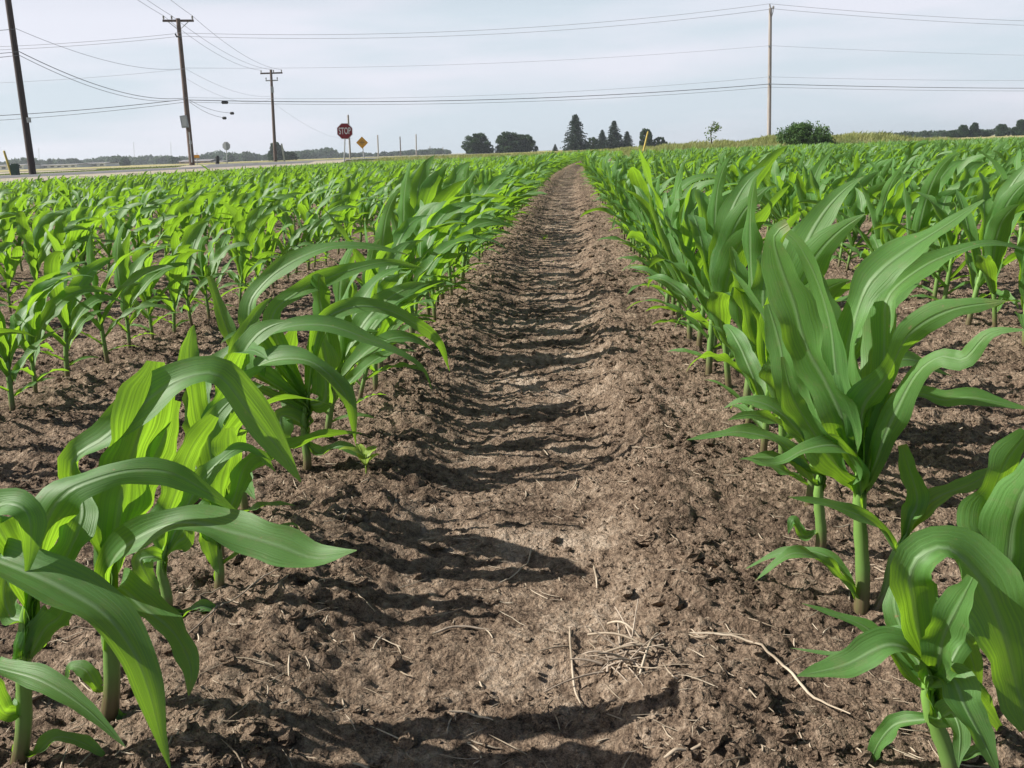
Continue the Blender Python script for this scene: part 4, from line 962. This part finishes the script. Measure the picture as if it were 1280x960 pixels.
# ---------------------------------------------------------------- trees and bushes
def leaf_cards(ctr, size, r, squash=.8):
    n = len(ctr); a = r.normal(size=(n, 3)); a /= np.linalg.norm(a, axis=1)[:, None]; b = r.normal(size=(n, 3)); b -= a * (a * b).sum(1)[:, None]; b /= np.linalg.norm(b, axis=1)[:, None]
    s = size * r.uniform(.6, 1.3, n)[:, None]
    V = np.stack([ctr - a * s, ctr + b * s * .55, ctr + a * s, ctr - b * s * .55], 1).reshape(-1, 3)
    return V, np.arange(n * 4).reshape(-1, 4)
def branch_tree(seed, kind):
    """unit-height tree: (trunk arrays, crown arrays)"""
    r = np.random.default_rng(seed); tk, cr_ = MB(), MB()
    if kind == 'conifer':
        tk.tube(np.array([[0, 0, -.02], [0, 0, .4], [.005, 0, .97]]), [.022, .014, .003], 6)
        z = .05
        while z < .985:
            R0 = .34 * (1 - z) ** .8 + .014; nb = int(6 + 5 * (1 - z)); a0 = r.uniform(0, 6)
            for k in range(nb):
                a = a0 + k * 2 * np.pi / nb + r.normal(0, .25); L = R0 * r.uniform(.6, 1.25); m = int(9 + 70 * L)
                t = r.random(m) ** .7; up = .25 * (z - .4)
                C = np.stack([np.cos(a) * t * L, np.sin(a) * t * L, z + t * L * (up - .25 * t)], -1) + r.normal(0, .012, (m, 3)) * np.array([1, 1, .55])
                V, Fq = leaf_cards(C, .024, r); cr_.add(V, Fq)
                if L > .08: tk.tube(np.array([[0, 0, z], [np.cos(a) * L * .8, np.sin(a) * L * .8, z + L * .8 * (up - .2)]]), [.004, .001], 4, False)
            z += r.uniform(.022, .036)
    else:
        sp = {'round': (.52, .42, .50), 'wide': (.85, .44, .46), 'clump': (.42, .40, .5)}[kind]
        tk.tube(np.array([[0, 0, -.02], [.01, 0, .2], [0, .01, .5]]), [.035, .028, .015], 7)
        nc = 110; dirs = r.normal(size=(nc, 3)); dirs /= np.linalg.norm(dirs, axis=1)[:, None]; rad = r.random(nc) ** .45 * r.uniform(.75, 1.12, nc)
        zz = np.where(np.arange(nc) % 3 == 0, r.uniform(.06, .3, nc), .06 + .80 * r.random(nc)); an = r.uniform(0, 6.283, nc); q = np.sqrt(np.clip(1 - (zz / .93) ** 2.2, .0, 1))
        lob = 1 + .16 * np.sin(an * 3 + zz * 5 + seed) + .10 * np.sin(an * 5 + 2 * seed); rr = (sp[0] - .1) * q * r.random(nc) ** .38 * lob * r.uniform(.85, 1.08, nc)
        C = np.stack([rr * np.cos(an), rr * np.sin(an), zz], -1)
        for c in C:
            tk.tube(np.array([[0, 0, .18 + .25 * max(0, c[2] - .2)], c * .6 + [0, 0, .1], c]), [.012, .007, .002], 4, False)
            m = int(r.integers(110, 170)); d = r.normal(size=(m, 3)); d /= np.linalg.norm(d, axis=1)[:, None]
            Q = c + d * (r.random(m) ** .4)[:, None] * r.uniform(.07, .14); V, Fq = leaf_cards(Q, .034, r); cr_.add(V, Fq)
    return tk, cr_
TREES = {}
for kind, seeds in (('conifer', (1, 2, 3)), ('round', (4, 5)), ('wide', (6, 7)), ('clump', (8,))):
    for s_ in seeds:
        tk, cr_ = branch_tree(s_, kind)
        TREES.setdefault(kind, []).append((tk.mesh('trunk', M['bark']), cr_.mesh('crown', M['conifer'] if kind == 'conifer' else M['broad'], False)))
def tree(name, label, kind, v, base, top_v, Y, wscale=1.0, group=None):
    b = at(*base, Y); t = at(base[0], top_v, Y); g = float(terrain(b[0], Y)); h = t[2] - g
    root = thing(name, label, 'tree', (b[0], b[1], g), group); ms = TREES[kind][v]
    root.scale = (h * wscale, h * wscale, h); root.rotation_euler = (0, 0, rng.uniform(0, 6.28))
    link('trunk', ms[0], root); link('crown', ms[1], root); return root
GT = 'dark trees beyond the grain field'
tree('broadleaf_tree', 'dark ragged tree at the stop sign end of the clump', 'round', 0, (597, 190), 165, 200, 1.45, GT)
tree('broadleaf_tree', 'low dark tree filling the gap of the clump', 'wide', 0, (607, 190), 177, 205, .9, GT)
tree('broadleaf_tree', 'rounded dark tree, taller of the joined pair', 'round', 1, (636, 190), 163, 200, 1.35, GT)
tree('broadleaf_tree', 'rounded dark tree, lower of the joined pair', 'round', 0, (655, 190), 166.5, 203, 1.5, GT)
tree('spruce_tree', 'tiny dark conifer alone in the gap before the tall spruce', 'conifer', 1, (694, 188.5), 180, 210, 1.5, GT)
tree('spruce_tree', 'tallest dark spruce with layered branches on the horizon', 'conifer', 0, (720, 188), 142.5, 190, 1.25, GT)
tree('broadleaf_tree', 'low dark tree at the tall spruce foot', 'wide', 1, (741, 188), 170, 200, .8, GT)
tree('spruce_tree', 'narrow mid-height spruce beside the tall spruce', 'conifer', 2, (753, 188), 162, 195, 1.25, GT)
tree('spruce_tree', 'pointed dark spruce, second tallest on the horizon', 'conifer', 1, (768, 187), 151, 192, 1.3, GT)
tree('spruce_tree', 'small lone spruce beside the second tallest', 'conifer', 2, (784, 186), 164, 195, 1.5, GT)
tree('broadleaf_tree', 'leaning dark tree behind the yellow marker post', 'round', 1, (808, 185), 159, 180, .85, GT)
tree('broadleaf_tree', 'low round bush-like tree beyond the yellow marker post', 'wide', 0, (823, 185), 170, 180, 1.0, GT)
tree('broadleaf_tree', 'dark spreading tree directly behind the slimmer utility pole', 'round', 1, (347, 203), 176, 240, 1.0)
tree('broadleaf_tree', 'lower dark tree leaning out from the spreading roadside tree', 'wide', 1, (362, 203), 188, 245, 1.2)
GR = 'dark trees past the round bush'
for lab, u, tv, kd, v_, ws in (('joined dark tree, shorter of the pair past the bush', 1204, 155, 'round', 0, .9), ('joined dark tree, taller of the pair past the bush', 1217, 152, 'round', 1, .85), ('low dark tree at the pair\'s foot past the bush', 1190, 162, 'wide', 1, 1.0),
                           ('dark tree opening the group at the picture edge', 1252, 154, 'round', 0, 1.1), ('tallest dark tree of the group at the picture edge', 1276, 148, 'round', 1, 1.2), ('low dark shrub tree between pair and edge group', 1233, 163, 'wide', 0, 1.0)):
    tree('broadleaf_tree', lab, kd, v_, (u, 171), tv, 220, ws, GR)
GL = 'hazy trees along the far side of the road'
for lab, u, tv, kd, v_, Y, ws in (('squarish hazy tree beside the dark roadside pole', 63, 198, 'clump', 0, 420, 1.1), ('wide hazy tree behind the long white shed', 92, 196.5, 'wide', 0, 430, 1.2), ('dark round tree in front of the hazy tree line', 156, 196, 'round', 0, 330, 1.3), ('broad tree just beside the crossing pole', 219, 195, 'wide', 1, 360, 1.1),
                              ('round hazy tree right behind the grey sign back', 288, 191, 'round', 1, 400, .9), ('hazy tree between the sign back and the spreading tree', 313, 193, 'wide', 0, 430, 1.2), ('low hazy tree beyond the spreading tree', 378, 192.5, 'round', 0, 420, 1.1), ('small dark tree below the stop sign', 413, 196, 'round', 1, 420, 1.2), ('dark low tree behind the amber sign post', 444, 195, 'wide', 1, 430, 1.3), ('pale far tree before the distant pole pair', 487, 192, 'round', 0, 520, 1.2)):
    tree('broadleaf_tree', lab, kd, v_, (u, 206 - (u - 60) * .035), tv, Y, ws, GL)
def treeline():
    r = np.random.default_rng(5); mb = MB()
    for u in np.arange(-60, 565, 4.5):
        Y = r.uniform(470, 620); hz = 186.6 + (713 - u) * .035; h = (r.uniform(6.5, 11.5) + 2.0 * math.sin(u * .05)) * (1.0 if u < 420 else .6); b = at(u, hz, Y); z0 = float(terrain(b[0], Y)); H = max(h, 2) * Y / F
        m = 260; d = r.normal(size=(m, 3)); d /= np.linalg.norm(d, axis=1)[:, None]; Q = np.array([b[0], Y, z0 + H * .5]) + d * (r.random(m) ** .4)[:, None] * np.array([H * .9, H * .6, H * .55])
        V, Fq = leaf_cards(Q, H * .2, r); mb.add(V, Fq)
    for u in np.arange(1085, 1330, 5):
        Y = r.uniform(300, 340); hz = 186.6 + (713 - u) * .035; b = at(u, hz, Y); H = r.uniform(3, 7) * Y / F + .4; m = 200; d = r.normal(size=(m, 3)); d /= np.linalg.norm(d, axis=1)[:, None]
        Q = np.array([b[0], Y, .4 + H * .5]) + d * (r.random(m) ** .4)[:, None] * np.array([H * .9, H * .6, H * .55]); V, Fq = leaf_cards(Q, H * .2, r); mb.add(V, Fq)
    o = link('treeline', mb.mesh('treeline', M['broad'], False)); tag(o, 'low hazy blue-green band of trees along the horizon', 'far trees', kind='stuff')
treeline()
def bush():
    b = at(1005, 177, 59); z = float(terrain(b[0], 59)); r = np.random.default_rng(9); root = thing('bush', 'round leafy green bush at the foot of the pale utility pole', 'bush', (b[0], 59, z))
    h = at(1005, 149, 59)[2] - z; w = 38 * 59 / F; tk, cr_ = MB(), MB(); o = np.array([b[0], 59, z])
    for k in range(90):
        d = r.normal(size=3); d[2] = abs(d[2]) * 1.0 + .1; d /= np.linalg.norm(d); c = o + d * np.array([w * .82, w * .55, h * .80]) * r.uniform(.5, 1.08)
        tk.tube(np.array([o + r.normal(0, .1, 3) * [1, 1, 0], (o + c) / 2 + r.normal(0, .05, 3), c + (c - o) * .14]), [.03, .018, .005], 4, False)
        m = 100; q = r.normal(size=(m, 3)); q /= np.linalg.norm(q, axis=1)[:, None]; V, Fq = leaf_cards(c + q * (r.random(m) ** .5)[:, None] * r.uniform(.22, .42), .07, r); cr_.add(V, Fq)
    part('stem', tk, M['bark'], root); part('crown', cr_, M['bush'], root)
bush()
def sapling():
    Y = 62; b = at(890, 181, Y); z = float(terrain(b[0], Y)); b[2] = z; t = at(893, 153, Y); r = np.random.default_rng(2); root = thing('sapling', 'spindly wind-bent sapling standing alone in tall grass', 'sapling', tuple(b))
    tk, cr_ = MB(), MB(); P = np.array([b, at(888.5, 168, Y), at(889.5, 158, Y), t]); tk.tube(catmull(P, 10), np.linspace(.05, .012, 10), 6, False)
    for (u, v) in ((889, 160), (888, 165), (893, 155), (895, 159), (897, 161), (889.5, 172), (892, 163), (898, 158)):
        c = at(u, v, Y + r.uniform(-.2, .2)); tk.tube(tube_pts(at(889.3, v + 3, Y), c, 3), .012, 4, False)
        m = 26; V, Fq = leaf_cards(c + r.normal(0, .10, (m, 3)) * [1.3, 1, .8], .075, r); cr_.add(V, Fq)
    part('trunk', tk, M['bark'], root, True); part('crown', cr_, M['greengrass'], root)
sapling()
def grass(name, label, mat, spots, seed):
    r = np.random.default_rng(seed); x, y, h, w = spots(r); n = len(x); z = terrain(x, y) - .02
    a = r.random(n) * 6.28; lx = r.normal(.12, .16, n) * h; ly = r.normal(0, .14, n) * h; c, s_ = np.cos(a) * w, np.sin(a) * w
    V = np.stack([np.stack([x - c, y - s_, z], -1), np.stack([x + c, y + s_, z], -1), np.stack([x + c * .5 + lx * .5, y + s_ * .5 + ly * .5, z + h * .65], -1), np.stack([x + lx * 1.4, y + ly * 1.4, z + h], -1)], 1).reshape(-1, 3)
    tag(link(name, quad_mesh(name, V, np.arange(n * 4).reshape(-1, 4), None, M[mat], False)), label, 'grass', kind='stuff')
def berm_spots(r):
    n = 52000; x = r.uniform(-3, 52, n); y = r.uniform(57.6, 64, n); d = np.clip(.5 + fbm(x * .35, y * .35, 3) * .8, .1, 1.3) * sm(x, -3, 8)
    h = (.10 + .30 * d) * (1 - .4 * sm(x, 18, 26)) * r.uniform(.6, 1.3, n); return x, y, h, r.uniform(.008, .022, n)
def verge_spots(r):
    n = 22000; x = np.concatenate([r.uniform(-13.8, -12.4, n // 2), r.uniform(-30, -24.3, n // 2)]); y = np.concatenate([r.uniform(14, 62, n // 2), r.uniform(34, 62, n // 2)]); h = r.uniform(.03, .13, n); return x, y, h, r.uniform(.006, .014, n)
def mid_spots(r):
    n = 16000; x = r.uniform(-12, 6, n); y = r.uniform(57.4, 63, n); return x, y, r.uniform(.05, .2, n), r.uniform(.008, .02, n)
grass('tall_grass', 'tall tan and green seeding grass along the raised field edge', 'tallgrass', berm_spots, 31)
grass('roadside_grass', 'short green grass along the road edge and around the dark pole', 'greengrass', verge_spots, 32)
grass('field_edge_grass', 'short yellowish grass strip at the end of the corn rows', 'tallgrass', mid_spots, 33)

def house(name, label, u0, u1, base_v, top_v, Y, wall, roofh, n_win, depth=10):
    a, b = at(u0, base_v, Y), at(u1, base_v, Y); t = at((u0 + u1) / 2, top_v, Y); x0, x1 = a[0], b[0]; g = float(terrain((x0 + x1) / 2, Y)); H = t[2] - g; cx = (x0 + x1) / 2; Wd = x1 - x0
    root = thing(name, label, 'building', (cx, Y, g)); eh = H * (1 - roofh)
    mb = MB(); mb.box((cx, Y + depth / 2, g + eh / 2), (Wd, depth, eh)); part('wall', mb, M[wall], root)
    mb = MB(); e = .4; V = [(x0 - e, Y - e, g + eh), (x1 + e, Y - e, g + eh), (x1 + e, Y + depth + e, g + eh), (x0 - e, Y + depth + e, g + eh), (x0 - e, Y + depth / 2, g + H), (x1 + e, Y + depth / 2, g + H)]
    mb.add(V, [(0, 1, 5, 4), (2, 3, 4, 5), (0, 3, 2, 1), (0, 4, 4, 3), (1, 2, 5, 5)][:3]); mb.add(np.array(V)[[0, 4, 3, 3]] + [.3, 0, 0], [(0, 1, 2, 3)][:0] or [(0, 1, 2, 3)]); part('roof', mb, M['roof'], root)
    for k in range(n_win):
        m = MB(); m.box((x0 + Wd * (k + .5) / n_win, Y - .03, g + eh * .5), (min(1.6, Wd / n_win * .5), .06, eh * .38)); part('window', m, M['window'], root)
house('warehouse', 'long low white shed beside the dark roadside pole', 44, 96, 210, 205.3, 300, 'white_wall', .2, 6)
house('warehouse', 'long low white shed toward the crossing pole', 98, 132, 209.5, 203.3, 310, 'white_wall', .2, 4)
house('warehouse', 'white shed cut by the picture edge', -30, 30, 212, 206, 290, 'white_wall', .2, 6)
house('house', 'low pinkish brick house by the crossing pole', 224, 262, 206, 199.5, 300, 'tan_wall', .45, 4)
house('house', 'white low house below the grey sign back', 262, 278, 206, 201, 300, 'white_wall', .5, 2)
house('house', 'small white house beyond the amber sign', 458, 466, 199.5, 195.5, 420, 'white_wall', .45, 1)

def haze():
    mb = MB(); mb.box((-20, 380, 8), (2600, 2100, 18)); o = link('haze', mb.mesh('haze', None, False)); m = bpy.data.materials.new('haze'); m.use_nodes = True; t = m.node_tree
    t.nodes.clear(); v = t.nodes.new('ShaderNodeVolumePrincipled'); v.inputs['Color'].default_value = (0.86, 0.93, 1.0, 1); v.inputs['Density'].default_value = 0.00042; v.inputs['Anisotropy'].default_value = 0.3
    u = t.nodes.new('ShaderNodeOutputMaterial'); t.links.new(v.outputs[0], u.inputs['Volume']); o.data.materials.append(m); tag(o, 'thin bluish summer haze lying over the whole plain', 'haze', kind='stuff')
haze()
